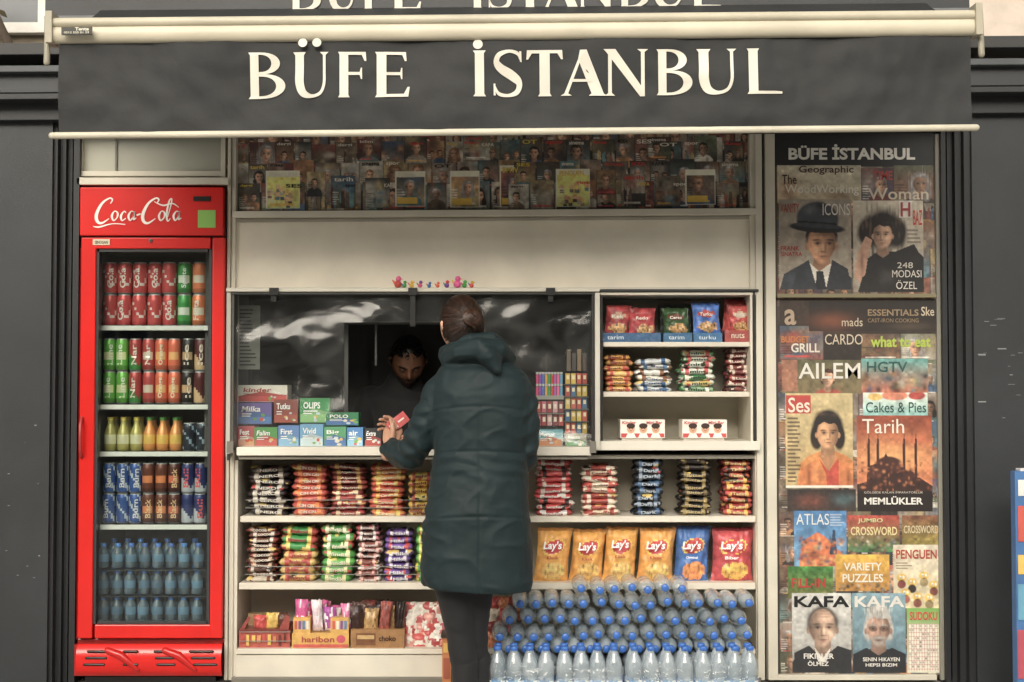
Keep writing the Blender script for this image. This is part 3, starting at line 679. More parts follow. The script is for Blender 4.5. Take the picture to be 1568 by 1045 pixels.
# ================= AWNING
AW=E('awning'); RO=(0,2.4,math.radians(.5)); YV=-.9
def wv(px,py):
    return .006*math.sin(px*.011+1)*math.sin(py*.03)+.004*math.sin(px*.03+py*.02)+.006*noise.noise(Vector((px*.02,py*.03,0)))+.003*noise.noise(Vector((px*.05,py*.03,4)))
b=MB(); b.roll=RO
def vp(u,v):
    px=90+(1487-90)*u; py=60+(204-60)*v
    return (X(px,YV,130),YV+wv(px,py),Z(py,YV))
b.surf(240,40,vp,lambda u,v:H('262728') if not .865<v<.885 else H('1b1c1d'))
b.surf(60,6,lambda u,v:(X(86+(1490-86)*u,YV,130),YV+.02+.72*v,Z(40,YV)+.33*v-.03*math.sin(math.pi*v)),'262728')
b.build('fabric',M_fab,AW)
b=MB(); b.roll=RO
xl,xr=X(84,YV,130),X(1491,YV,130); zb=Z(40,YV)
b.tube([(xl,YV,zb-.018),(xr,YV,zb-.018)],[(.026,.034)]*2,'ccc4b0',seg=20)
b.tube([(xl,YV-.012,zb+.022),(xr,YV-.012,zb+.022)],[.018]*2,'bfb8a4',seg=16)
b.tube([(xl-.01,YV,Z(202,YV)),(xr+.005,YV,Z(202,YV))],[.0125]*2,'c9c3b1',seg=16)
for xx,sg in ((xl,-1),(xr,1)):
    b.box(xx-.012+sg*.012,xx+.012+sg*.012,YV-.04,YV+.04,zb-.055,zb+.06,'a9a290')
    b.tube([(xx+sg*.03,YV,zb-.12),(xx+sg*.03,YV+.01,zb+.05),(xx+sg*.035,-.3,zb+.12)],[.012]*3,'989383',seg=8)
b.box(xl+.04,xl+.15,YV-.055,YV-.046,zb-.032,zb-.004,'26261f')
V,Fc=textgeo('Tente',.03); b.add([(xl+.09+(u)*.05,YV-.057,zb-.018+v*.012) for u,v in V],Fc,'e0dcc8')
V,Fc=textgeo('0212 555 01 23',.01); b.add([(xl+.05+(u)*.09,YV-.057,zb-.028+v*.007) for u,v in V],Fc,'e0dcc8')
b.build('bars',M_paint,AW)
def ST(x0,x1,y0=0,y1=1,f=.045): return [(x0-f,y0),(x1+f,y0),(x1,y0+.06),(x1,y1-.06),(x1+f,y1),(x0-f,y1),(x0,y1-.06),(x0,y0+.06)]
def bowl(cx,cy,ax,ay,bx,by,n=16):
    o=[]
    for i in range(n):
        t0=math.radians(-90+180*i/n);t1=math.radians(-90+180*(i+1)/n)
        e=.75
        f=lambda t,a,c:(cx+a*abs(math.cos(t))**e,cy+c*math.sin(t))
        o.append([f(t0,bx,by),f(t0,ax,ay),f(t1,ax,ay),f(t1,bx,by)])
    return o
def circ(cx,cy,rx,ry,n=18): return [(cx+rx*math.cos(2*math.pi*i/n),cy+ry*math.sin(2*math.pi*i/n)) for i in range(n)]
G={}
G['B']=[ST(.07,.29)]+bowl(.28,.765,.56,.235,.34,.185)+bowl(.28,.27,.70,.27,.46,.215)
armT=lambda w:[(.28,1),(w,1),(w+.02,.80),(w-.03,.80),(w-.10,.935),(.28,.935)]
armM=lambda w:[(.28,.555),(w-.06,.555),(w-.03,.65),(w,.65),(w,.40),(w-.03,.40),(w-.06,.49),(.28,.49)]
armB=lambda w:[(.28,0),(w,0),(w+.04,.22),(w-.02,.22),(w-.12,.065),(.28,.065)]
G['E']=[ST(.07,.34),armT(.88),armM(.78),armB(.95)]
G['F']=[ST(.09,.38),[(.33,1),(.96,1),(.98,.8),(.92,.8),(.83,.935),(.33,.935)],[(.33,.555),(.76,.555),(.8,.65),(.84,.65),(.84,.4),(.8,.4),(.76,.49),(.33,.49)]]
G['L']=[ST(.06,.32),[(.28,0),(1,0),(1.0,.05),(.8,.06),(.28,.065)]]
G['I']=[ST(.22,.80,f=.12)]
U=strokepolys([(.2,1,.22),(.2,.6,.22),(.2,.32,.22),(.29,.11,.18),(.5,.035,.08),(.72,.10,.07),(.82,.3,.07),(.83,.6,.07),(.83,1,.07)],6)
G['U']=U+[[(.04,1.0),(.36,1.0),(.31,.93),(.09,.93)],[(.72,1),(.94,1),(.87,.94),(.79,.94)]]
G['Ü']=G['U']+[circ(.30,1.18,.115,.095),circ(.66,1.18,.115,.095)]
G['S']=strokepolys([(.86,.80,.05),(.78,.93,.08),(.52,.975,.07),(.24,.90,.12),(.16,.74,.17),(.30,.60,.20),(.60,.46,.22),(.82,.30,.18),(.76,.10,.13),(.50,.02,.07),(.22,.06,.08),(.10,.22,.05)],6)+[[(.83,.98),(.89,.98),(.9,.74),(.85,.76)],[(.07,.02),(.13,.02),(.12,.28),(.07,.28)]]
G['T']=[ST(.36,.64),[(0.02,1),(.98,1),(1,.80),(.95,.80),(.85,.93),(.15,.93),(.05,.80),(0,.80)]]
G['A']=[[(.42,1),(.56,1),(.92,.05),(1,0),(.60,0),(.66,.05),(.38,.8)],[(.40,.85),(.46,.85),(.16,.05),(.24,0),(0,0),(.08,.05)],[(.24,.36),(.66,.36),(.68,.30),(.22,.30)]]
G['N']=[[(0,1),(.26,1),(.90,.1),(.90,-.02),(.80,-.02),(.12,.86),(.06,.94)],[(.10,.9),(.18,.8),(.18,.06),(.25,0),(.03,0),(.10,.06)],[(.82,.94),(.74,1),(.98,1),(.90,.94),(.90,.02),(.82,.1)]]
b=MB(); b.roll=RO; LC='d6d1c4'
def lettering(lst,y,base0,cap,fn):
    for ch,a,c in lst:
        for i,pl in enumerate(G[ch]):
            b.add([(X(a+(c-a)*p[0],y,130),y+fn(a+(c-a)*p[0],base0-cap*p[1])-.004-.0004*(i if len(pl)!=4 else 1+i%2),Z(base0-cap*p[1],y)) for p in pl],[tuple(range(len(pl)))],LC)
L1=[('B',379,438),('Ü',447,507),('F',516,562),('E',573,628),('I',722,746),('S',752,804),('T',806,862),('A',858,930),('N',924,994),('B',1004,1061),('U',1064,1132),('L',1143,1197)]
lettering(L1,YV,148,70,wv)
for i,pl in enumerate([circ(732,67,7.5,7.5)]): b.add([(X(p[0],YV,130),YV+wv(*p)-.004,Z(p[1]+1,YV)) for p in reversed(pl)],[tuple(range(len(pl)))],LC)
b.build('lettering',M_paint,AW)
SB=E('shop_sign'); b=MB(); b.roll=(0,2.6,math.radians(.5)); ys=-.35
b.pb(70,1485,-95,24,ys,ys+.12,'2c2e31'); b.pb(68,1487,18,23,ys-.02,ys,'6a6c6e'); b.pb(68,1487,-97,-92,ys-.02,ys,'6a6c6e'); b.build('board',M_dark,SB,bevel=.003)
b=MB(); b.roll=(0,2.6,math.radians(.5))
sc=(1105-445)/(1197-379)
lettering([(ch,445+(a-379)*sc,445+(c-379)*sc) for ch,a,c in L1],ys-.003,14,55,lambda a,c:0); b.build('lettering',M_paint,SB)
# ================= POSTERS
class P:
    def __init__(s,x0,x1,y0,y1,st):
        s.xs=np.linspace(x0,x1,int((x1-x0)/st)+1); s.ys=np.linspace(y0,y1,int((y1-y0)/st)+1)
        s.A=np.zeros((len(s.ys),len(s.xs),3)); s.all=(x0,x1,y0,y1); s.set(*s.all)
    def set(s,x0,x1,y0,y1):
        s.w=(x0,x1,y0,y1)
        i0,i1=np.searchsorted(s.xs,[x0,x1]); j0,j1=np.searchsorted(s.ys,[y0,y1])
        s.V=s.A[j0:j1,i0:i1]; s.X,s.Y=np.meshgrid(s.xs[i0:i1],s.ys[j0:j1])
    def bl(s,m,c):
        if s.V.size: s.V+=(np.clip(m,0,1)[...,None])*(np.array(H(c))-s.V)
    def rect(s,x0,x1,y0,y1,c,a=1): s.bl(((s.X>=x0)&(s.X<x1)&(s.Y>=y0)&(s.Y<y1))*a,c)
    def ell(s,cx,cy,rx,ry,c,a=1,k=6):
        d=np.sqrt(((s.X-cx)/rx)**2+((s.Y-cy)/ry)**2); s.bl(np.clip((1-d)*k,0,1)*a,c)
    def soft(s,cx,cy,rx,ry,c,a=1): s.bl(a*np.exp(-((s.X-cx)/rx)**2-((s.Y-cy)/ry)**2),c)
    def poly(s,pts,c,a=1):
        m=np.zeros(s.X.shape,bool); n=len(pts)
        for i in range(n):
            xi,yi=pts[i];xj,yj=pts[i-1]
            if yi==yj: continue
            m^=((yi>s.Y)!=(yj>s.Y))&(s.X<(xj-xi)*(s.Y-yi)/(yj-yi)+xi)
        s.bl(m*a,c)
    def gv(s,c1,c2):
        t=((s.Y-s.w[2])/(s.w[3]-s.w[2])); s.bl(np.ones(s.X.shape),c1); s.bl(t,c2)
    def cloud(s,cell,amp):
        if not s.V.size: return
        gw=int((s.w[1]-s.w[0])/cell)+3; gh=int((s.w[3]-s.w[2])/cell)+3
        g=rng.standard_normal((gh,gw)); fx=(s.X[0]-s.w[0])/cell; fy=(s.Y[:,0]-s.w[2])/cell
        ix=fx.astype(int);iy=fy.astype(int); tx_=fx-ix;ty=fy-iy; tx_=tx_*tx_*(3-2*tx_); ty=ty*ty*(3-2*ty)
        a=g[iy][:,ix];b_=g[iy][:,ix+1];c=g[iy+1][:,ix];d=g[iy+1][:,ix+1]
        f=(a*(1-tx_)+b_*tx_)*(1-ty[:,None])+(c*(1-tx_)+d*tx_)*ty[:,None]
        s.V*=np.exp(amp*f)[...,None]
    def noise(s,a):
        if s.V.size: s.V*=1+a*.5*rng.standard_normal(s.V.shape[:2])[...,None]; s.cloud(4,a*.9+.05); s.cloud(11,a*.7+.08)
    def lines(s,x0,x1,y0,y1,st,c,a=.8):
        yy=y0
        while yy<y1: s.rect(x0,x0+(x1-x0)*R(.55,1),yy,yy+max(1.1,st*.4),c,a); yy+=st
    def mesh(s,name,y,parent,roll=None):
        pm=(s.all[2]+s.all[3])/2
        xs=np.array([X(p,y,pm) for p in s.xs]); zs=np.array([Z(p,y) for p in s.ys])
        nx,ny=len(xs),len(zs); V=np.zeros((ny,nx,3)); V[...,0]=xs[None]; V[...,1]=y; V[...,2]=zs[:,None]
        if roll:
            cx,cz,th=roll; x=V[...,0]-cx; z=V[...,2]-cz; V[...,0],V[...,2]=cx+x*math.cos(th)-z*math.sin(th),cz+x*math.sin(th)+z*math.cos(th)
        i=(np.arange(ny-1)[:,None]*nx+np.arange(nx-1)[None]).ravel()
        fc=np.stack([i,i+nx,i+nx+1,i+1],1)
        me=bpy.data.meshes.new(name); me.from_pydata(V.reshape(-1,3).tolist(),[],fc.tolist())
        a=me.color_attributes.new('Col','FLOAT_COLOR','POINT'); c=np.ones((nx*ny,4),np.float32); c[:,:3]=np.clip(s.A,0,.9).reshape(-1,3)
        a.data.foreach_set('color',c.ravel()); me.materials.append(M_poster); return link(bpy.data.objects.new(name,me),parent)
def face(p,cx,cy,r,skin='c89878',hair='2a1c16',cloth='3a3a40',style='short',shade=1,beard=None,body=True,turn=0.0):
    # turn shifts the features sideways: three-quarter view
    if body:
        p.poly([(cx-2.7*r,cy+5*r),(cx-2.4*r,cy+2.6*r),(cx-1.6*r,cy+1.9*r),(cx-.6*r,cy+1.5*r),(cx+.6*r,cy+1.5*r),(cx+1.6*r,cy+1.9*r),(cx+2.4*r,cy+2.6*r),(cx+2.7*r,cy+5*r)],cloth)
        p.soft(cx+shade*1.5*r,cy+3*r,.6*r,1.2*r,tint(cloth,1.8),.5); p.soft(cx-shade*.9*r,cy+3.2*r,.35*r,1.4*r,tint(cloth,.4),.6)
    if style=='long':
        p.ell(cx,cy+.1*r,1.5*r,1.85*r,hair,1,4); p.ell(cx-.9*r,cy+1.3*r,.75*r,1.2*r,hair,1,3); p.ell(cx+.9*r,cy+1.3*r,.75*r,1.2*r,hair,1,3)
        for k in range(9): p.soft(cx+(k-4)*.36*r,cy+R(-1.2,.8)*r,.05*r,.9*r,tint(hair,3),.45)
    p.poly([(cx-.5*r,cy+.6*r),(cx+.5*r,cy+.6*r),(cx+.6*r,cy+1.8*r),(cx,cy+2.2*r),(cx-.6*r,cy+1.8*r)],tint(skin,.5))
    if style!='long': p.ell(cx,cy-.35*r,1.08*r,1.2*r,hair)
    if style=='mid': p.ell(cx-.85*r,cy+.05*r,.36*r,.95*r,hair,1,3); p.ell(cx+.85*r,cy+.05*r,.36*r,.95*r,hair,1,3)
    if style!='long':
        for sg in (-1,1): p.ell(cx+sg*.96*r,cy+.15*r,.12*r,.27*r,tint(skin,.6))
    tp=.34 if style!='x' else 0
    fm=np.clip((1-np.sqrt(((p.X-cx)/(.95*r*np.where(p.Y>cy+.2*r,1-tp*np.clip((p.Y-cy-.2*r)/r,0,1.3)**1.2,1)))**2+((p.Y-cy-.02*r)/(1.34*r))**2))*8,0,1)
    p.bl(fm,skin)
    u=(p.X-cx)*shade/r
    p.bl(fm*np.clip(-u+.15,0,1)**1.0*.9,tint(skin,.16)); p.bl(fm*np.clip(u-.55,0,1)*.9,tint(skin,.35))
    p.bl(fm*np.clip(((p.Y-cy)/r-.8),0,1)*.6,tint(skin,.4)); p.bl(fm*np.clip(-(p.Y-cy)/r-.75,0,1)*.9,tint(skin,.45))
    X0=cx+turn*r
    p.soft(cx+shade*.3*r,cy-.62*r,.36*r,.2*r,tint(skin,1.5),.45); p.soft(X0+shade*.46*r,cy+.34*r,.2*r,.18*r,tint(skin,1.6),.6); p.soft(X0+shade*.05*r,cy+.22*r,.06*r,.3*r,tint(skin,1.7),.6)
    p.soft(X0+shade*.08*r,cy+1.1*r,.16*r,.1*r,tint(skin,1.3),.45)
    if style!='bald': p.poly([(cx-1.02*r,cy-.35*r),(cx-.98*r,cy-.95*r),(cx-.65*r,cy-1.38*r),(cx,cy-1.55*r),(cx+.65*r,cy-1.38*r),(cx+.98*r,cy-.95*r),(cx+1.02*r,cy-.35*r),(cx+.88*r,cy-.62*r),(cx+.6*r,cy-.85*r),(cx+.1*r,cy-.80*r),(cx-.3*r,cy-.98*r),(cx-.8*r,cy-.68*r)],hair); p.soft(cx+shade*.4*r,cy-1.2*r,.35*r,.13*r,tint(hair,4),.45); p.soft(cx+shade*.1*r,cy-1.1*r,.08*r,.3*r,tint(hair,3),.4)
    for sg in (-1,1):
        ex=X0+sg*.38*r
        p.soft(ex,cy-.10*r,.24*r,.14*r,tint(skin,.14),.8)
        p.soft(ex+sg*.04*r,cy-.27*r,.24*r,.055*r,tint(hair,.7),.95); p.soft(ex+sg*.2*r,cy-.23*r,.1*r,.05*r,tint(hair,.7),.7)
        p.soft(ex,cy+.0*r,.16*r,.05*r,'8a7a70',.5); p.soft(ex,cy-.015*r,.075*r,.07*r,'0c0808',1); p.soft(ex,cy-.06*r,.19*r,.03*r,'0c0808',.85)
        p.soft(ex,cy+.12*r,.16*r,.04*r,tint(skin,.4),.5)
    p.soft(X0-shade*.13*r,cy+.22*r,.06*r,.3*r,tint(skin,.22),.65); p.soft(X0,cy+.50*r,.17*r,.04*r,tint(skin,.2),.8); p.soft(X0-.1*r,cy+.50*r,.05*r,.035*r,'140a08',.8)
    for sg in (-1,1): p.soft(X0+sg*.33*r,cy+.6*r,.04*r,.18*r,tint(skin,.35),.45)
    if beard: p.soft(cx,cy+.95*r,.6*r,.35*r,beard,.8); p.soft(cx,cy+.63*r,.42*r,.09*r,beard,1)
    p.soft(X0,cy+.77*r,.27*r,.03*r,'2a0c08',.95); p.soft(X0,cy+.83*r,.2*r,.045*r,'8a4034',.7); p.soft(X0,cy+.93*r,.17*r,.035*r,tint(skin,.3),.5)
PAL=['a05a48','48607c','b8a070','c8c0b0','4a3e38','6a7058','7e3a34','2a2e34','a87850','8a7a6a','62868a','b0a494','383230','7a6854','94887a','5a4c42']
def rcol(): return tint(random.choice(PAL),R(.5,1.1))
def cover(p,t,x0,x1,y0,y1,kind=None,texts=None):
    p.set(x0,x1,y0,y1); w=x1-x0;h=y1-y0; p.gv(rcol(),rcol()); kind=kind if kind is not None else random.choice([0,0,1,1,5,5,2,4,7,7])
    cx=(x0+x1)/2
    for _ in range(3): p.soft(R(x0,x1),R(y0,y1),R(.1,.4)*w,R(.1,.4)*h,rcol(),.6)
    if kind in (0,1,5): face(p,cx+R(-.15,.15)*w,y0+h*R(.4,.52),w*R(.15,.24),tint('c89878',R(.5,1.1)),random.choice(['2a1c16','1a1412','6a4a30','8a8480']),rcol(),random.choice(['short','long','mid']),random.choice([-1,1]),turn=R(-.18,.18))
    elif kind==7:
        for k in range(2): face(p,x0+w*(.3+.42*k),y0+h*R(.45,.6),w*.13,tint('c89878',R(.5,1)),random.choice(['2a1c16','6a4a30']),rcol(),random.choice(['short','mid']),1,turn=R(-.2,.2))
    elif kind==2:
        for _ in range(10): p.soft(R(x0,x1),R(y0+.2*h,y1),R(.05,.22)*w,R(.05,.2)*h,rcol(),.9)
    elif kind==4:
        p.rect(x0,x1,y0+h*.6,y1,rcol())
        for _ in range(6):
            a=R(x0,x1); p.poly([(a-w*.1,y1),(a-w*.06,y0+h*R(.3,.6)),(a+w*.06,y0+h*R(.3,.6)),(a+w*.1,y1)],rcol())
    elif kind==6:
        p.gv('e4d468','d8d880')
        for _ in range(12): a,bb=R(x0+5,x1-5),R(y0+h*.35,y1-5); p.ell(a,bb,w*.08,h*.07,random.choice(['d8b080','e8c060','d89a70'])); p.rect(a-w*.06,a+w*.06,bb+h*.06,bb+h*.15,rcol())
    p.lines(x0+2,x0+w*.32,y0+h*.5,y0+h*.9,h*.07,random.choice(['e8e0d0','2a2420']),.6)
    if R(0,1)<.6: p.rect(x0+w*.1,x1-w*R(.1,.4),y1-h*.14,y1-h*.08,random.choice(['e8e0d0','d8a030','c83028']),.75)
    p.noise(.14); p.rect(x0,x0+1,y0,y1,'1a1a18',.5); p.rect(x1-1,x1,y0,y1,'1a1a18',.5); p.rect(x0,x1,y1-1,y1,'1a1a18',.4)
    if texts or R(0,1)<.5:
        tt=texts or random.choice(['tarih','ATLAS','KAFA','Hayat','SES','bilim','OT','dergi','MODA','spor','sinema','Kitap'])
        t.append((tt,x0+w*.1,x0+w*R(.6,.92),y0+h*.04,y0+h*.17,random.choice(['e8e0d0','d83028','e8c840','e8e0d0','2a2420'])))
p=P(361,1150,203,321,1.0); t=[]
def strip(off,seed):
    st=random.getstate(); random.seed(seed)
    for r,(yy,hh) in enumerate(((196,32),(216,40),(246,42),(280,44))):
        x=362-r*9
        while x<362+443-8:
            ww=R(26,40)
            if x+off<1150: cover(p,t,x+off,min(x+off+ww,1150),yy+R(-4,4),min(yy+hh+R(0,6),321))
            else: R(0,1)
            x+=ww+R(-1,2)
    for (a,c,y0,y1,k,tt) in ((408,460,260,318,6,'PENGUEN'),(508,545,268,318,4,'tarih'),(606,652,262,316,0,None),(690,735,262,318,1,None),(766,805,254,318,5,'BMW'),(470,500,262,300,0,None),(560,598,272,318,2,None),(548,585,212,246,0,None),(710,752,208,246,2,'ATLAS'),(620,655,210,250,1,None)):
        if c+off<1150: cover(p,t,a+off,c+off,y0,y1,k,tt)
        if (a,c) in ((408,460),(606,652),(690,735),(766,805)) and c+off<1150:
            p.rect(a+off,c+off,y0,y0+9,'e4dac4'); p.rect(a+off,a+off+1.5,y0,y1,'e4dac4'); p.rect(c+off-1.5,c+off,y0,y1,'e4dac4'); p.rect(a+off,c+off,y1-1.5,y1,'e4dac4')
            if k!=6: p.rect(a+off+3,c+off-12,y1-14,y1-4,'d8b030')
    random.setstate(st)
strip(0,11); strip(444,11)
rl=(0,Z(325,0),math.radians(.35))
p.set(*p.all); p.A*=1.2; p.A+=.018
PC=E('magazine_collage'); p.mesh('print',.02,PC,rl)
b=MB(); b.roll=rl
for i,(tt,a,c,y0,y1,co_) in enumerate(t):
    if c>1149 or y0<205: continue
    b.txt(tt,a,c,y0,y1,.018-.00004*i,co_,.02)
b.build('print_lettering',M_poster,PC)
# right magazine panel
p=P(1190,1436,203,1034,1.0); t=[]
def tx(s_,a,c,y0,y1,co_,bold=.03): t.append((s_,a,c,y0,y1,co_,bold))
p.set(1190,1436,203,1034); p.gv('5a4436','3a3028')
st=random.getstate(); random.seed(5)
for yy in range(250,1034,44):
    x=1192
    while x<1434:
        ww=R(30,50); cover(p,[],x,min(x+ww,1436),yy,min(yy+50,1034)); x+=ww
p.set(1190,1436,203,1034); p.rect(1190,1436,203,256,'1d1e20')
cover(p,[],1193,1322,254,312,2); p.set(1193,1322,254,312); p.gv('cfc4ac','b8a888'); p.soft(1210,290,14,18,'a87858',.8); p.soft(1285,300,26,8,'8a6a50',.7); p.noise(.08)
tx('Geographic',1226,1310,254,268,'4a2c28',.01); tx('The',1200,1222,268,282,'3a2c28',.0); tx('WoodWorking',1204,1318,283,300,'e8e2d2',.01); tx('ICONS',1262,1304,312,330,'e8e0d4',.0)
cover(p,[],1322,1372,258,312,0); cover(p,[],1372,1434,254,312,5); tx('Woman',1332,1425,288,306,'d8c8b0',.01); tx('TIME',1340,1370,262,276,'b83a2c',.02)
# cover: man in fedora
p.set(1195,1306,306,444); p.gv('968a7a','b0a290'); cx,cy=1260,374
face(p,cx,cy,24,'d89c74','2a1c18','2c3038','short',-1,turn=.12)
p.poly([(1195,444),(1202,420),(1234,402),(1252,444)],'343942'); p.poly([(1276,402),(1300,412),(1306,444),(1264,444)],'2a2e36'); p.soft(1216,428,8,12,'4a505a',.6)
p.poly([(1238,400),(1256,416),(1276,402),(1272,444),(1240,444)],'e4dcd0'); p.poly([(1252,416),(1262,416),(1267,444),(1250,444)],'20242c'); p.poly([(1222,410),(1240,398),(1253,444),(1215,444)],'30353e'); p.poly([(1276,398),(1300,412),(1306,444),(1266,444)],'2a2e36')
th_=np.radians(4); xr_=(p.X-1253)*np.cos(th_)+(p.Y-349)*np.sin(th_); yr_=-(p.X-1253)*np.sin(th_)+(p.Y-349)*np.cos(th_)
crown=np.clip((1-np.sqrt((xr_/34)**2+((yr_+14)/27)**2))*9,0,1)*(yr_<2); p.bl(crown,'3b3e45'); p.bl(crown*(yr_>-9),'15161a')
p.soft(1243,322,10,8,'6e7178',.6); p.soft(1258,315,6,5,'1c1d21',.8)
p.bl(np.clip((1-np.sqrt((xr_/46)**2+((yr_)/8.5)**2))*7,0,1),'202228'); p.bl(np.clip((1-np.sqrt((xr_/44)**2+((yr_+3)/4)**2))*4,0,1)*.5,'484b52'); p.soft(1260,359,22,5,'3a2418',.7)
p.noise(.04)
tx('VANITY',1197,1226,312,326,'a83028',.0); tx('FRANK',1197,1226,377,384,'b02c24',.02); tx('SINATRA',1197,1230,386,393,'b02c24',.02)
# cover: woman
p.set(1309,1417,308,448); p.gv('c4b8a4','a89c8c')
p.ell(1354,352,34,37,'1e1614',1,3); p.ell(1332,356,20,28,'1e1614',1,3); p.ell(1376,356,18,28,'241a16',1,3)
for k in range(50): p.soft(R(1320,1388),R(318,392),1.4,R(4,12),R(0,1)>.5 and '6a5040' or '0e0a08',.6)
p.poly([(1318,448),(1322,402),(1345,386),(1372,386),(1402,374),(1417,400),(1417,448)],'1c1a1c')
face(p,1354,360,16,'d0a284','1a1210','1c1a1c','x',1,body=False,turn=-.08)
for k in range(16): p.soft(R(1334,1374),R(334,344),1.2,5,'120c0a',.7)
p.poly([(1309,425),(1316,385),(1328,362),(1338,368),(1331,395),(1324,436)],'c0937a'); p.soft(1322,404,3,22,'6a4434',.6)
p.poly([(1315,448),(1322,425),(1345,404),(1380,400),(1405,382),(1417,395),(1417,448)],'1a181a'); p.soft(1360,425,12,10,'4a4442',.6)
p.rect(1380,1400,308,334,'d8d0c8'); p.noise(.05)
tx('H',1382,1397,310,332,'a82c28',.02); tx('BAZ',1401,1415,322,345,'c83028',.01); tx('248',1376,1400,402,411,'e0d8cc',.0); tx('MODASI',1368,1413,414,425,'e8e0d4',.0); tx('ÖZEL',1374,1406,429,443,'e8e0d4',.0)
p.lines(1392,1414,352,372,6,'4a4038',.6)
for yy in (418,428): p.rect(1195,1212,yy,yy+3,'e8e0d0',.6)
p.set(1195,1436,458,552); p.gv('3a2c24','241c18'); p.noise(.1)
cover(p,[],1195,1262,500,552,2); cover(p,[],1320,1380,512,552,2); cover(p,[],1380,1436,512,552,5); p.set(1195,1436,458,552); p.rect(1240,1436,462,508,'241c18'); p.soft(1275,492,30,12,'8a4a2c',.7); p.soft(1395,500,30,6,'5a4a3a',.6); p.soft(1215,520,14,8,'b84a30',.7)
tx('a',1202,1220,474,498,'b8a088',.02); tx('mads',1290,1322,487,500,'d8c8b0',.0); tx('ESSENTIALS',1330,1408,474,484,'a08868',.02); tx('CAST-IRON COOKING',1330,1408,488,494,'a08868',.0)
tx('BUDGET',1197,1240,515,525,'c87838',.02); tx('GRILL',1212,1256,526,540,'e8e0d0',.02); tx('CARDO',1264,1322,512,528,'d8c8b0',.0); tx('what to eat',1334,1426,515,532,'b4c848',.03); tx('Ske',1412,1432,470,484,'d8c8b0',.01)
p.set(1198,1320,552,603); p.gv('5c583e','7a6a48'); p.rect(1198,1222,552,600,'a86c54',.8); face(p,1268,580,10,'d0a080','3a2418','a84a38','mid'); p.noise(.12)
tx('AILEM',1223,1318,556,580,'e8e4da',.01)
p.set(1320,1422,550,602); p.gv('5c9c96','b8684a')
for _ in range(24): p.soft(R(1322,1420),R(570,602),R(3,10),R(2,7),rcol(),.9)
p.noise(.12); tx('HGTV',1328,1390,554,570,'2a5a58',.01)
p.set(1322,1421,602,637); p.gv('d8dccf','8ac0ba'); p.ell(1370,606,22,8,'c8785a'); p.ell(1404,606,14,7,'a83a30'); p.ell(1340,608,12,6,'d8b060'); p.noise(.08); tx('Cakes & Pies',1326,1418,616,632,'22504c',.0)
# Ses
p.set(1203,1306,603,748); p.gv('c4b080','b49c6c')
p.ell(1267,655,26,31,'1c1412',1,5); p.ell(1250,670,11,22,'1c1412',1,4); p.ell(1285,670,10,22,'1c1412',1,4)
face(p,1267,664,18,'d49c70','1c1412','d0803e','x',-1,turn=.06)
p.poly([(1248,656),(1250,640),(1266,636),(1284,642),(1286,658),(1280,648),(1262,644),(1252,650)],'1c1412'); p.soft(1256,634,9,3,'5a4436',.6); p.soft(1278,636,6,3,'4a362c',.6)
p.poly([(1222,748),(1226,718),(1248,704),(1262,730),(1284,704),(1299,712),(1306,748)],'c8743a'); p.poly([(1253,702),(1264,726),(1266,748),(1284,748),(1283,702),(1268,722)],'b83c26'); p.poly([(1254,698),(1268,722),(1281,698)],'b07c54'); p.soft(1238,730,3,16,'7a3c1c',.8); p.soft(1248,726,4,14,'e09a58',.6); p.soft(1298,732,3,14,'7a3c1c',.7); p.noise(.05); p.rect(1204,1242,606,634,'b83028')
tx('Ses',1207,1240,609,632,'f0e4d0',.01); p.lines(1206,1226,640,738,6,'4a3424',.8); p.rect(1203,1306,744,748,'e0d8c8')
# Tarih
p.set(1312,1427,637,784); p.gv('8a3a20','e08450'); p.soft(1370,700,60,25,'f0ac68',.8); p.soft(1340,660,30,6,'b85a34',.7); p.soft(1400,675,30,7,'b05030',.7); p.noise(.08)
p.poly([(1312,784),(1312,742),(1326,738),(1328,715),(1350,706),(1356,694),(1362,706),(1384,714),(1388,728),(1408,732),(1427,745),(1427,784)],'341812')
for mx_ in (1330,1344,1384,1402): p.poly([(mx_-2,784),(mx_-2,680),(mx_,664),(mx_+2,680),(mx_+2,784)],'3c1c14')
p.ell(1360,712,22,14,'44201a'); p.ell(1338,726,12,9,'4a241a'); p.ell(1388,728,13,9,'44201a')
for k in range(90): p.soft(R(1314,1425),R(706,755),R(1,3),R(1,3),random.choice(['c87848','1a0c08','8a4a2c','e09058']),.7)
p.rect(1312,1427,753,784,'1e100e')
tx('Tarih',1320,1384,642,664,'f0e8d8',.0); tx('MEMLÜKLER',1322,1412,760,773,'f0ece4',.03); tx('GÖLGEDE KALAN IMPARATORLUK',1322,1412,752,756,'d8d0c4',.0)
p.set(1205,1310,750,784); p.gv('2a2422','3a302c'); p.soft(1240,768,20,10,'7a4030',.8); p.soft(1290,765,14,8,'5a7a80',.6); p.noise(.1)
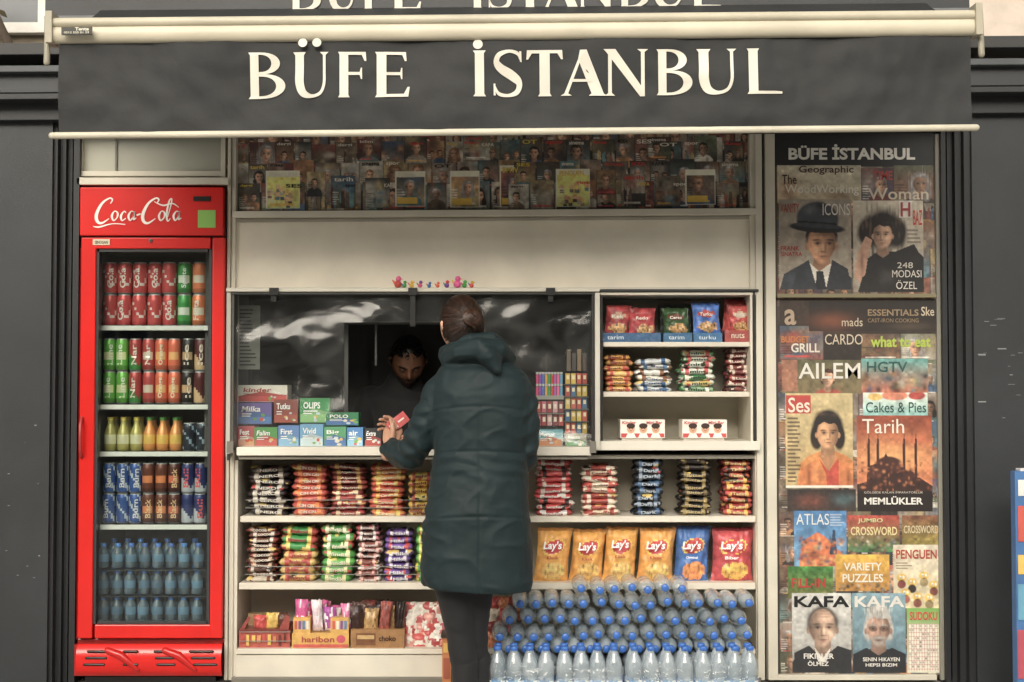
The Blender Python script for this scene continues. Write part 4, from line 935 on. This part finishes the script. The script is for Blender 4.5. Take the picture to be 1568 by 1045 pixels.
# row D
p.set(1215,1295,783,868); p.gv('3f78ac','6a98b8'); p.poly([(1222,868),(1226,830),(1250,815),(1262,822),(1290,850),(1292,868)],'c8683a'); p.poly([(1268,850),(1274,812),(1277,812),(1280,850)],'30405a')
for k in range(70): p.soft(R(1222,1290),R(822,866),R(1.5,5),R(1.5,4),random.choice(['e08a48','8a4030','d8a868','4a6a80','2a3040']),.8)
p.noise(.1)
tx('ATLAS',1218,1268,787,804,'e4e8e4',.0); p.lines(1270,1292,788,806,4,'c8d0d8',.6)
p.set(1297,1376,790,846); p.gv('a83a2c','3a7a4a')
for k in range(60): p.soft(R(1297,1376),R(822,846),2,2,rcol(),.8)
p.noise(.14); tx('CROSSWORD',1301,1372,807,820,'e8d8a0',.02); tx('JUMBO',1312,1350,794,802,'d8e0a0',.01)
p.set(1380,1436,790,836); p.gv('7a4a34','9a8a40'); p.noise(.22); tx('CROSSWORD',1382,1435,805,817,'d8c8a0',.02)
p.set(1278,1360,850,906); p.gv('d8a838','b88030')
for k in range(40): p.soft(R(1280,1358),R(895,906),2,2,rcol(),.8)
p.noise(.1); tx('VARIETY',1290,1348,862,874,'f0ead8',.02); tx('PUZZLES',1288,1350,879,892,'f0ead8',.02)
p.set(1205,1274,868,916); p.gv('3a7a34','6a6a34'); p.noise(.22); tx('FILL-IN',1210,1262,886,900,'b83028',.02)
p.set(1366,1436,835,932); p.gv('e0d4bc','d0c098')
for (a,bb) in ((1378,885),(1394,892),(1412,882),(1427,896),(1384,908),(1402,914),(1420,916)):
    p.ell(a,bb,8,7,'e0b848'); p.ell(a,bb+10,7,7,rcol()); p.ell(a-2,bb-1,2,2.5,'f4f0e8'); p.ell(a+3,bb-1,2,2.5,'f4f0e8'); p.soft(a,bb+4,3,1,'3a1a10',.9); p.soft(a-2,bb,1,1,'101010',.9)
p.noise(.06); p.lines(1370,1400,862,872,4,'6a5a44',.7); tx('PENGUEN',1370,1432,842,856,'b8402c',.02)
# row E
p.set(1211,1301,909,1031); p.gv('d0cec8','9c9a96'); face(p,1257,962,23,'caa68e','5a544e','2c2c30','bald',1,turn=.05); p.soft(1236,950,4,14,'4a4440',.7); p.soft(1278,950,4,12,'4a4440',.7)
for k in range(3): p.soft(1259,936+k*4.5,12,1.0,'8a6a58',.5)
p.soft(1243,975,2,8,'6a4a3c',.5); p.poly([(1211,1031),(1214,1000),(1236,989),(1257,1008),(1280,989),(1301,996),(1301,1031)],'26272b'); p.poly([(1244,991),(1257,1008),(1270,991),(1262,1014),(1250,1014)],'d8d4cc'); p.noise(.06)
tx('KAFA',1214,1298,913,930,'1c1c1e',.03); tx('FIKIRLER',1228,1274,1001,1009,'f0ece4',.02); tx('ÖLMEZ',1234,1266,1012,1020,'f0ece4',.02)
p.set(1303,1384,909,1031); p.gv('84a4b0','5c7884'); face(p,1342,964,20,'bc9480','b8b4ae','2a2c30','mid',-1,'a8a49e'); p.ell(1342,936,20,11,'c0bcb6',1,3)
for k in range(50): p.soft(1342+R(-22,22),R(926,968) if k%2 else R(926,940),1.0,4,random.choice(['8a8680','dcd8d0','6a6660']),.6)
p.ell(1342,963,14,15,'bc9480',.3); p.poly([(1303,1031),(1304,1002),(1324,992),(1342,1004),(1362,992),(1384,1002),(1384,1031)],'23252a')
for sg in (-1,1): p.ell(1342+sg*8,963,7,5,'1c1c1e',.55); p.ell(1342+sg*8,963,5.5,3.7,'7a5c50',.7); p.soft(1342+sg*8,963,1.8,1.5,'140e0c',.95); p.soft(1342+sg*8,957,6,1,'a09c96',.7)
p.soft(1342,977,7,2,'a8a49e',.9); p.soft(1342,981,5,1,'3a1a14',.8)
p.noise(.06); tx('KAFA',1306,1382,913,930,'e8e4dc',.03); tx('SENIN HIKAYEN',1318,1374,1007,1013,'f0ece4',.02); tx('HEPSI BIZIM',1322,1370,1016,1021,'f0ece4',.02)
p.set(1386,1436,932,1031); p.gv('7ab050','d8d4c0'); p.rect(1388,1434,956,1028,'e4e0d0')
for i in range(12):
    p.rect(1388+i*4,1388.9+i*4,956,1028,'b0483a',.6); p.rect(1388,1434,956+i*6.2,957+i*6.2,'b0483a',.6)
for k in range(60): p.soft(1390+4*random.randrange(11),959+6.2*random.randrange(11),1,1.4,'2a2420',.8)
tx('SUDOKU',1390,1432,937,950,'d8302c',.02)
random.setstate(st)
p.set(1190,1436,203,1034); p.A*=1.0; p.A+=.01
MP=E('magazine_poster_panel'); p.mesh('print',-.004,MP)
b=MB()
pmid=(203+1034)/2
for i,(s_,a,c,y0,y1,co_,bo) in enumerate(t):
    V,Fc=textgeo(s_,bo); y=-.006-.00003*i
    b.add([(X(a+(c-a)*u,y,pmid),y,Z(y1+(y0-y1)*v,y)) for u,v in V],Fc,tint(co_,.9))
V,Fc=textgeo('BÜFE İSTANBUL',.035)
b.add([(X(1210+195*u,-.007,pmid),-.007,Z(245-24*v,-.007)) for u,v in V],Fc,'e6e2d8')
b.build('print_lettering',M_poster,MP)
b=MB(); b.pb(1188,1438,203,1036,.0,.03,'33302c'); b.build('backing',M_paint,MP)
# ================= PEOPLE
def remesh(mb,name,mt,vox,smooth=3,parent=None,disp=None):
    me=bpy.data.meshes.new('tmp'); me.from_pydata(mb.v,[],mb.f); o=bpy.data.objects.new('tmp',me); link(o)
    m=o.modifiers.new('r','REMESH'); m.mode='VOXEL'; m.voxel_size=vox
    if smooth: s_=o.modifiers.new('s','SMOOTH'); s_.iterations=smooth; s_.factor=.5
    bpy.context.view_layer.update(); dg=bpy.context.evaluated_depsgraph_get()
    nm=bpy.data.meshes.new_from_object(o.evaluated_get(dg)); bpy.data.objects.remove(o)
    if disp:
        n=len(nm.vertices); cc=np.empty(n*3); nn=np.empty(n*3); nm.vertices.foreach_get('co',cc); nm.vertex_normals.foreach_get('vector',nn)
        cc=cc.reshape(-1,3); nn=nn.reshape(-1,3)
        d=np.array([disp(c) for c in cc]); cc=cc+nn*d[:,None]; nm.vertices.foreach_set('co',cc.ravel())
    nm.polygons.foreach_set('use_smooth',[True]*len(nm.polygons)); nm.materials.clear(); nm.materials.append(mt); nm.update()
    ob=bpy.data.objects.new(name,nm); return link(ob,parent)
def head(parent,M,skin,hair,beard=None,lids=False):
    b=MB()
    def pos(u,v):
        th=math.pi*u; ph=2*math.pi*v
        x=math.sin(th)*math.cos(ph); y=math.sin(th)*math.sin(ph); z=math.cos(th)
        px=.076*x; py=.094*y; pz=.115*z
        if z<0: k=1-.34*(-z)**1.4; px*=k
        if z<0 and y>0: py*=1-.35*(-z)
        if y<0:
            f=min(1,-y*1.6)
            py-=f*(.024*math.exp(-(px/.010)**2-((pz+.016)/.017)**2)+.014*math.exp(-(px/.008)**2-((pz-.002)/.02)**2)+.007*math.exp(-(px/.02)**2-((pz+.055)/.007)**2)+.010*math.exp(-(px/.022)**2-((pz+.092)/.014)**2))
            py+=f*.010*(math.exp(-((abs(px)-.031)/.014)**2-((pz-.006)/.010)**2))
            py-=f*.004*math.exp(-((pz-.026)/.008)**2)
        return M@Vector((px,py,pz))
    def col(u,v):
        th=math.pi*u; ph=2*math.pi*v; x=.076*math.sin(th)*math.cos(ph); y=math.sin(th)*math.sin(ph); z=.115*math.cos(th)
        if y<-.3:
            if abs(abs(x)-.031)<.015 and abs(z-.025)<.0045: return tint(hair,1.1)
            if abs(x)<.020 and abs(z+.055)<.005: return tint('8a4a40',.8)
            if beard and z<-.036: return tint(beard,1)
            if abs(abs(x)-.031)<.018 and abs(z-.008)<.012: return tint(skin,.6)
        elif beard and z<-.04: return tint(beard,1)
        return H(skin)
    b.surf(60,72,pos,col,0,True,cv=True)
    for sg in (-1,1):
        if lids:
            b.ball(M@Vector((sg*.031,-.073,.006)),.0112,tint(skin,.55)); b.tube([M@Vector((sg*.022,-.0825,.001)),M@Vector((sg*.031,-.0845,-.001)),M@Vector((sg*.040,-.0808,.001))],[.0012,.0017,.0012],'120c08',seg=6)
        else:
            for c,r,k in (((sg*.031,-.0745,.006),.0105,'b8b0a8'),((sg*.031,-.0815,.004),.0048,'1c120e')): b.ball(M@Vector(c),r,k)
        b.tube([M@Vector((sg*.076,.008,.022)),M@Vector((sg*.083,.016,.012)),M@Vector((sg*.081,.012,-.008)),M@Vector((sg*.075,.004,-.022))],[.006,.009,.008,.005],skin,seg=8)
    b.tube([M@Vector((0,.025,-.07)),M@Vector((0,.0,-.165))],[.047,.052],skin)
    b.build('head',M_skinattr,parent)
def hand(parent,M,curl=(35,40,25),sx=1,name='hand',k=1):
    b=MB()
    def c(x,y,z): return M@Vector((x*sx*k,y*k,z*k))
    b.tube([c(0,0,-.06),c(0,0,0),c(0,-.002,.03),c(0,-.003,.07),c(0,-.002,.088)],[(.024,.022),(.026,.018),(.036,.016),(.041,.015),(.039,.012)],seg=14)
    for i,(x,l,sp) in enumerate(((-.031,.064,-.1),(-.011,.078,-.03),(.010,.083,.03),(.031,.074,.1))):
        p=Vector((x,-.002,.078)); a=0; pts=[c(*p)]
        for j,f in enumerate((.45,.31,.24)):
            a+=math.radians(curl[j]+ (3-i)*3); L=l*f*1.15
            p=p+Vector((sp*L,-math.sin(a)*L,math.cos(a)*L)); pts.append(c(*p))
        b.tube(pts,[.0098*k,.0092*k,.0085*k,.0070*k],seg=10)
    b.tube([c(.022,-.004,.018),c(.045,-.016,.045),c(.054,-.03,.072),c(.05,-.042,.092)],[.015*k,.0125*k,.0105*k,.0085*k],seg=10)
    remesh(b,name,M_skin,.0028,2,parent)
# --- customer
WO=E('woman_customer'); YW=-.45
def w3(px,py,y=YW): return Vector(W(px,py,y))
cb=MB()
rings=[(733,548,.10,.085,-.42),(734,558,.135,.10,-.43),(736,568,.165,.112,-.44),(738,582,.188,.124,-.445),(738,605,.198,.136,-.45),(738,650,.192,.14,-.45),(736,690,.183,.138,-.45),(733,730,.190,.146,-.455),(731,790,.206,.158,-.46),(729,850,.215,.166,-.46),(729,885,.216,.168,-.46),(730,896,.212,.164,-.46)]
seg=40; vs=[]
for (px,py,rx,ry,yy) in rings:
    c=w3(px,py,yy)
    for j in range(seg):
        a=2*math.pi*j/seg; sx=abs(math.cos(a))**.85*math.copysign(1,math.cos(a)); sy=abs(math.sin(a))**.85*math.copysign(1,math.sin(a))
        vs.append((c.x+rx*sx,c.y+ry*sy,c.z-(.012*math.cos(a) if py>880 else 0)-(.014*math.sin(-a) if (py>880 and math.sin(a)<0) else 0)))
fs=[(i*seg+j,(i+1)*seg+j,(i+1)*seg+(j+1)%seg,i*seg+(j+1)%seg) for i in range(len(rings)-1) for j in range(seg)]
fs.append(tuple(range(seg))); fs.append(tuple(reversed([(len(rings)-1)*seg+j for j in range(seg)])))
cb.add(vs,fs,'000000')
cb.tube([w3(694,582,-.44),w3(676,600,-.44),w3(658,638,-.44),w3(642,675,-.42),w3(629,698,-.38),w3(611,694,-.30),w3(600,688,-.235)],[.062,.068,.064,.062,.060,.052,.044],seg=20)
cb.tube([w3(784,582,-.44),w3(797,604,-.45),w3(802,645,-.46),w3(804,685,-.45),w3(800,705,-.40),w3(785,700,-.28),w3(765,690,-.2)],[.058,.062,.059,.057,.056,.050,.043],seg=20)
cb.tube([w3(688,552,-.36),w3(688,548,-.46),w3(705,540,-.53),w3(735,532,-.56),w3(762,534,-.53),w3(777,548,-.45),w3(774,558,-.38)],[.030,.038,.040,.042,.042,.038,.030],seg=16)
cb.tube([w3(712,548,-.50),w3(738,540,-.53),w3(752,548,-.555),w3(762,566,-.575)],[(.060,.036),(.075,.042),(.066,.040),(.022,.016)],seg=18)
cb.tube([w3(680,548,-.32),w3(681,540,-.38),w3(694,531,-.46),w3(722,520,-.50),w3(752,518,-.48),w3(768,528,-.38)],[.020,.024,.024,.026,.026,.024],seg=14)
def zc(py): return Z(py,YW)
seamz=[zc(693),zc(790)]
def cdisp(c):
    x,y,z=c; N=noise.noise
    low=1 if z<zc(760) else .7
    d=.006*N(Vector((x*6+z*3,y*5,z*6)))*low+.0038*N(Vector((x*9+z*13,y*8,z*13-x*9)))+.0008*N(Vector((x*40,y*40,z*55)))
    rid=1-abs(N(Vector((x*5+z*5,y*5,z*9-x*5+3)))); d+=.004*(max(0,rid-.8)/.2)
    e=math.exp(-((z-zc(715))/.05)**2); d+=.0028*e*math.sin(z*120+x*28+5*N(Vector((x*6,y*6,z*3))))
    if x<X(655,YW) and z<zc(610): d+=.004*math.sin(z*85+x*60+4*N(Vector((x*9,y*9,z*7))))
    if x>X(800,YW) and zc(720)<z<zc(600): d+=.003*math.sin(z*80-x*50+4*N(Vector((x*9,y*9,z*7))))
    inn=X(662,YW)<x<X(802,YW)
    if inn and y<YW:
        for s_ in seamz:
            s2=s_+.010*math.cos((x-X(735,YW))*9); d-=.004*math.exp(-((z-s2)/.005)**2)
        s2=zc(622)+.5*(x-X(735,YW))**2*-1.2; d-=.0035*math.exp(-((z-s2)/.005)**2)
        if z<zc(622): d-=.003*math.exp(-((x-X(736,YW))/.005)**2)
    return d
M_coat=mat('parka_fabric',(.0115,.0245,.0275),rough=.6,noise_amt=.18,noise_scale=7,bump=.12,bump_scale=240,sheen=.03,spec=.28)
remesh(cb,'parka',M_coat,.0055,3,WO,cdisp)
lb=MB()
lb.tube([w3(704,850),w3(695,900),w3(704,965,-.43),w3(709,1010,-.42),w3(712,1055,-.42),w3(712,1068,-.42)],[.095,.078,.057,.053,.04,.04],seg=18)
lb.tube([w3(738,850),w3(727,900,-.40),w3(726,965,-.38),w3(729,1010,-.36),w3(733,1050,-.36),w3(733,1062,-.36)],[.09,.074,.055,.05,.04,.04],seg=18)
lb.tube([w3(712,840),w3(728,840)],[.12,.12])
M_leg=mat('leggings',(.014,.014,.016),rough=.75,noise_amt=.2,sheen=.05)
remesh(lb,'leggings',M_leg,.008,3,WO,lambda c:.0035*noise.noise(Vector((c[0]*12,c[1]*12,c[2]*30))))
for px,yy in ((712,-.42),(733,-.36)):
    sb=MB(); a=w3(px,1060,yy); sb.tube([(a.x,yy,.16),(a.x,yy,.06),(a.x,yy+.03,.045)],[.052,.05,.05]); sb.tube([(a.x,yy-.04,.045),(a.x,yy+.08,.042),(a.x-.01,yy+.17,.03)],[(.042,.04),(.045,.036),(.036,.026)])
    remesh(sb,'boot',M_leg,.007,2,WO)
hc=w3(705,501,-.40)
Mh=Matrix.Translation(hc)@Matrix.Rotation(math.radians(180+26),4,'Z')@Matrix.Rotation(math.radians(16),4,'X')
head(WO,Mh,'d4a488','2a1d18')
hb=MB()
def hs_(q,r=1.0):
    bk=.10 if q.y>0 else .074
    return Vector((q.x*.083*r,.014+q.y*bk*r,.006+q.z*.117*r))
hb.surf(24,36,lambda u,v:Mh@hs_(Vector((math.sin(math.pi*u*.66)*math.cos(2*math.pi*v),math.sin(math.pi*u*.66)*math.sin(2*math.pi*v),math.cos(math.pi*u*.66)))) if math.sin(2*math.pi*v)>-.35 else Mh@hs_(Vector((math.sin(math.pi*u*.36)*math.cos(2*math.pi*v),math.sin(math.pi*u*.36)*math.sin(2*math.pi*v),math.cos(math.pi*u*.36)))),'1e1410',0,True,cv=True)
hb.surf(14,20,lambda u,v:Mh@Vector((.080*math.sin(math.pi*u)*math.cos(2*math.pi*v),.032+.076*math.sin(math.pi*u)*math.sin(2*math.pi*v),-.01+.098*math.cos(math.pi*u))),'1e1410',0,True,cv=True)
An=Vector((0.12,.95,-.12)).normalized(); Bp=hs_(An,1.0)
for i in range(1100):
    th=math.acos(R(-.55,1)); ph=R(-.5,math.pi+.5)
    s0=Vector((math.sin(th)*math.cos(ph),math.sin(th)*math.sin(ph),math.cos(th)))
    if s0.dot(An)>.96: continue
    sag=R(-.05,.05); lift=R(.0,.035); pts=[]; side=s0.cross(An).normalized()
    for k in range(10):
        f=k/9*.96; q=(s0.lerp(An,f)+side*sag*math.sin(f*math.pi)).normalized()
        pts.append(Mh@hs_(q,1.012+lift*math.sin(f*math.pi)+.004*math.sin(i+f*9)))
    g=random.choice([R(.5,1),R(1,2.2),R(.3,.7)]); hb.tube(pts,[.0014]*9+[.0009],tint('34231a',g),seg=4,caps=False)
hb.ball(Mh@(Bp+Vector((0,.014,0))),(.032,.028,.030),'1e1410')
for i in range(460):
    a0=R(0,6.28); rr=R(.006,.036); ti=R(-.5,.5); pts=[]; dep=.020+.022*math.sqrt(max(0,1-(rr/.038)**2)); ln=R(.25,.6)
    for k in range(8):
        a=a0+k*ln; pts.append(Mh@(Bp+Vector((math.cos(a)*rr*1.15,dep+.006*ti*math.sin(a*2),math.sin(a)*rr*.95))))
    hb.tube(pts,[.0012,.0017,.0018,.0018,.0018,.0018,.0017,.001],tint('3c271b',random.choice([R(.3,.8),R(.9,2.4)])),seg=4,caps=False)
for i in range(70):
    a=R(0,6.28); ph=R(0,3.14); q=hs_(Vector((math.cos(ph),math.sin(ph),R(-.6,.8))).normalized(),1.02) if i%2 else Bp+Vector((math.cos(a)*.03,.02,math.sin(a)*.03))
    hb.tube([Mh@q,Mh@(q+Vector((R(-.012,.012),.010,R(-.012,.012)))),Mh@(q+Vector((R(-.03,.03),.014,R(-.03,.03))))],[.0007,.0006,.0004],tint('4a3222',1.2),seg=3,caps=False)
hb.build('hair',M_hair,WO)
Mhand=Matrix.Translation(w3(597,682,-.215))@Matrix.Rotation(math.radians(12),4,'Y')@Matrix.Rotation(math.radians(-40),4,'X')@Matrix.Rotation(math.radians(-70),4,'Z')
hand(WO,Mhand,(38,45,30),1,'hand_holding_pack',.92)
Mh2=Matrix.Translation(w3(745,688,-.13))@Matrix.Rotation(math.radians(-70),4,'Y')@Matrix.Rotation(math.radians(90),4,'Z')
hand(WO,Mh2,(25,30,20),-1,'other_hand',.92)
b=MB(); c=w3(609,647,-.17)
Mp=Matrix.Translation(c)@Matrix.Rotation(math.radians(-38),4,'Y')@Matrix.Rotation(math.radians(15),4,'Z')
b.box(-.045,.045,-.010,.010,-.024,.024,'c4282c'); b.box(-.04,-.01,-.0115,-.0102,-.018,.010,'e8dcd0'); b.box(.0,.03,-.0115,-.0102,-.004,.003,'e8dcd0')
b.v=[tuple(Mp@Vector(v)) for v in b.v]; b.build('held_snack_pack',M_foil,WO,bevel=.003)
# --- vendor
VE=E('vendor_man'); YS=.66
vb=MB()
def v3(px,py,y=YS): return Vector(W(px,py,y))
vb.tube([v3(612,700),v3(612,640),v3(614,612),v3(618,596)],[(.20,.13),(.20,.13),(.19,.12),(.10,.08)],seg=24)
vb.tube([v3(568,610),v3(556,640,.58),v3(552,668,.52),v3(572,684,.36),v3(588,680,.22)],[.06,.055,.052,.045,.038],seg=14)
vb.tube([v3(660,610),v3(676,640,.6),v3(676,668,.52),v3(650,684,.36),v3(636,682,.26)],[.06,.055,.052,.045,.038],seg=14)
M_sh=mat('black_sweater',(.010,.010,.011),rough=.85,sheen=.05)
remesh(vb,'sweater',M_sh,.009,3,VE,lambda c:.006*noise.noise(Vector((c[0]*12,c[1]*12,c[2]*18))))
vh=v3(625,555,.56)
Mv=Matrix.Translation(vh)@Matrix.Rotation(math.radians(8),4,'Z')@Matrix.Rotation(math.radians(34),4,'X')
head(VE,Mv,'6e4936','120d0b',beard='33241c',lids=True)
hb=MB()
hb.surf(16,30,lambda u,v:Mv@Vector((.081*math.sin(u*(1.0 if math.sin(2*math.pi*v)<-.4 else 1.7))*math.cos(2*math.pi*v),.006+.098*math.sin(u*(1.0 if math.sin(2*math.pi*v)<-.4 else 1.7))*math.sin(2*math.pi*v),.120*math.cos(u*(1.0 if math.sin(2*math.pi*v)<-.4 else 1.7)))),'110c0a',0,True,cv=True)
for i in range(800):
    th=R(0,1.5); ph=R(0,6.28)
    if math.sin(ph)<-.3 and th>.98: continue
    s0=Vector((math.sin(th)*math.cos(ph),math.sin(th)*math.sin(ph),math.cos(th))); p0=Vector((s0.x*.080,s0.y*.097+.005,s0.z*.119)); dr=Vector((s0.x+R(-.6,.6),s0.y-.3,s0.z+R(-.2,.3))).normalized()
    hb.tube([Mv@p0,Mv@(p0+dr*.016)],[.0035,.001],tint('17110e',R(.5,1.4)),seg=4,caps=False)
hb.build('hair',M_hair,VE)
hand(VE,Matrix.Translation(v3(590,679,.20))@Matrix.Rotation(math.radians(20),4,'Y')@Matrix.Rotation(math.radians(60),4,'X'),(20,25,20),1,'hand',.95)
hand(VE,Matrix.Translation(v3(634,681,.24))@Matrix.Rotation(math.radians(-30),4,'Y')@Matrix.Rotation(math.radians(60),4,'X'),(20,25,20),-1,'hand',.95)
# ================= extras
b=MB(); b.pb(677,691,976,1062,-.16,-.06,'c8742a'); b.pb(679,689,985,1000,-.163,-.161,'e0b040'); b.pb(679,689,1008,1040,-.163,-.161,'a84a24'); b.pb(675,693,972,977,-.17,-.05,'3a2a20'); b.build('candy_carton',M_paper,bevel=.002)
AS=E('ice_cream_advertising_stand'); b=MB(); y=-.5
b.pb(1556,1640,722,1060,y,y+.05,'2c6aa8'); b.pb(1562,1640,718,722,y,y+.05,'d8d8d8')
for i,(p0,p1,c) in enumerate(((735,760,'d8dcd8'),(775,830,'c8402c'),(850,880,'e0b848'),(895,950,'5aa0c0'),(965,1040,'b83a50'))):
    b.pb(1559,1620,p0,p1,y-.004,y-.001,c); b.pe(1585,(p0+p1)/2,14,(p1-p0)*.35,y-.0055,'f0e8d8')
b.box(X(1556,y),X(1640,y),y-.1,y+.2,0,.03,'2a2a2a'); b.build('board',M_paper,AS,bevel=.004)
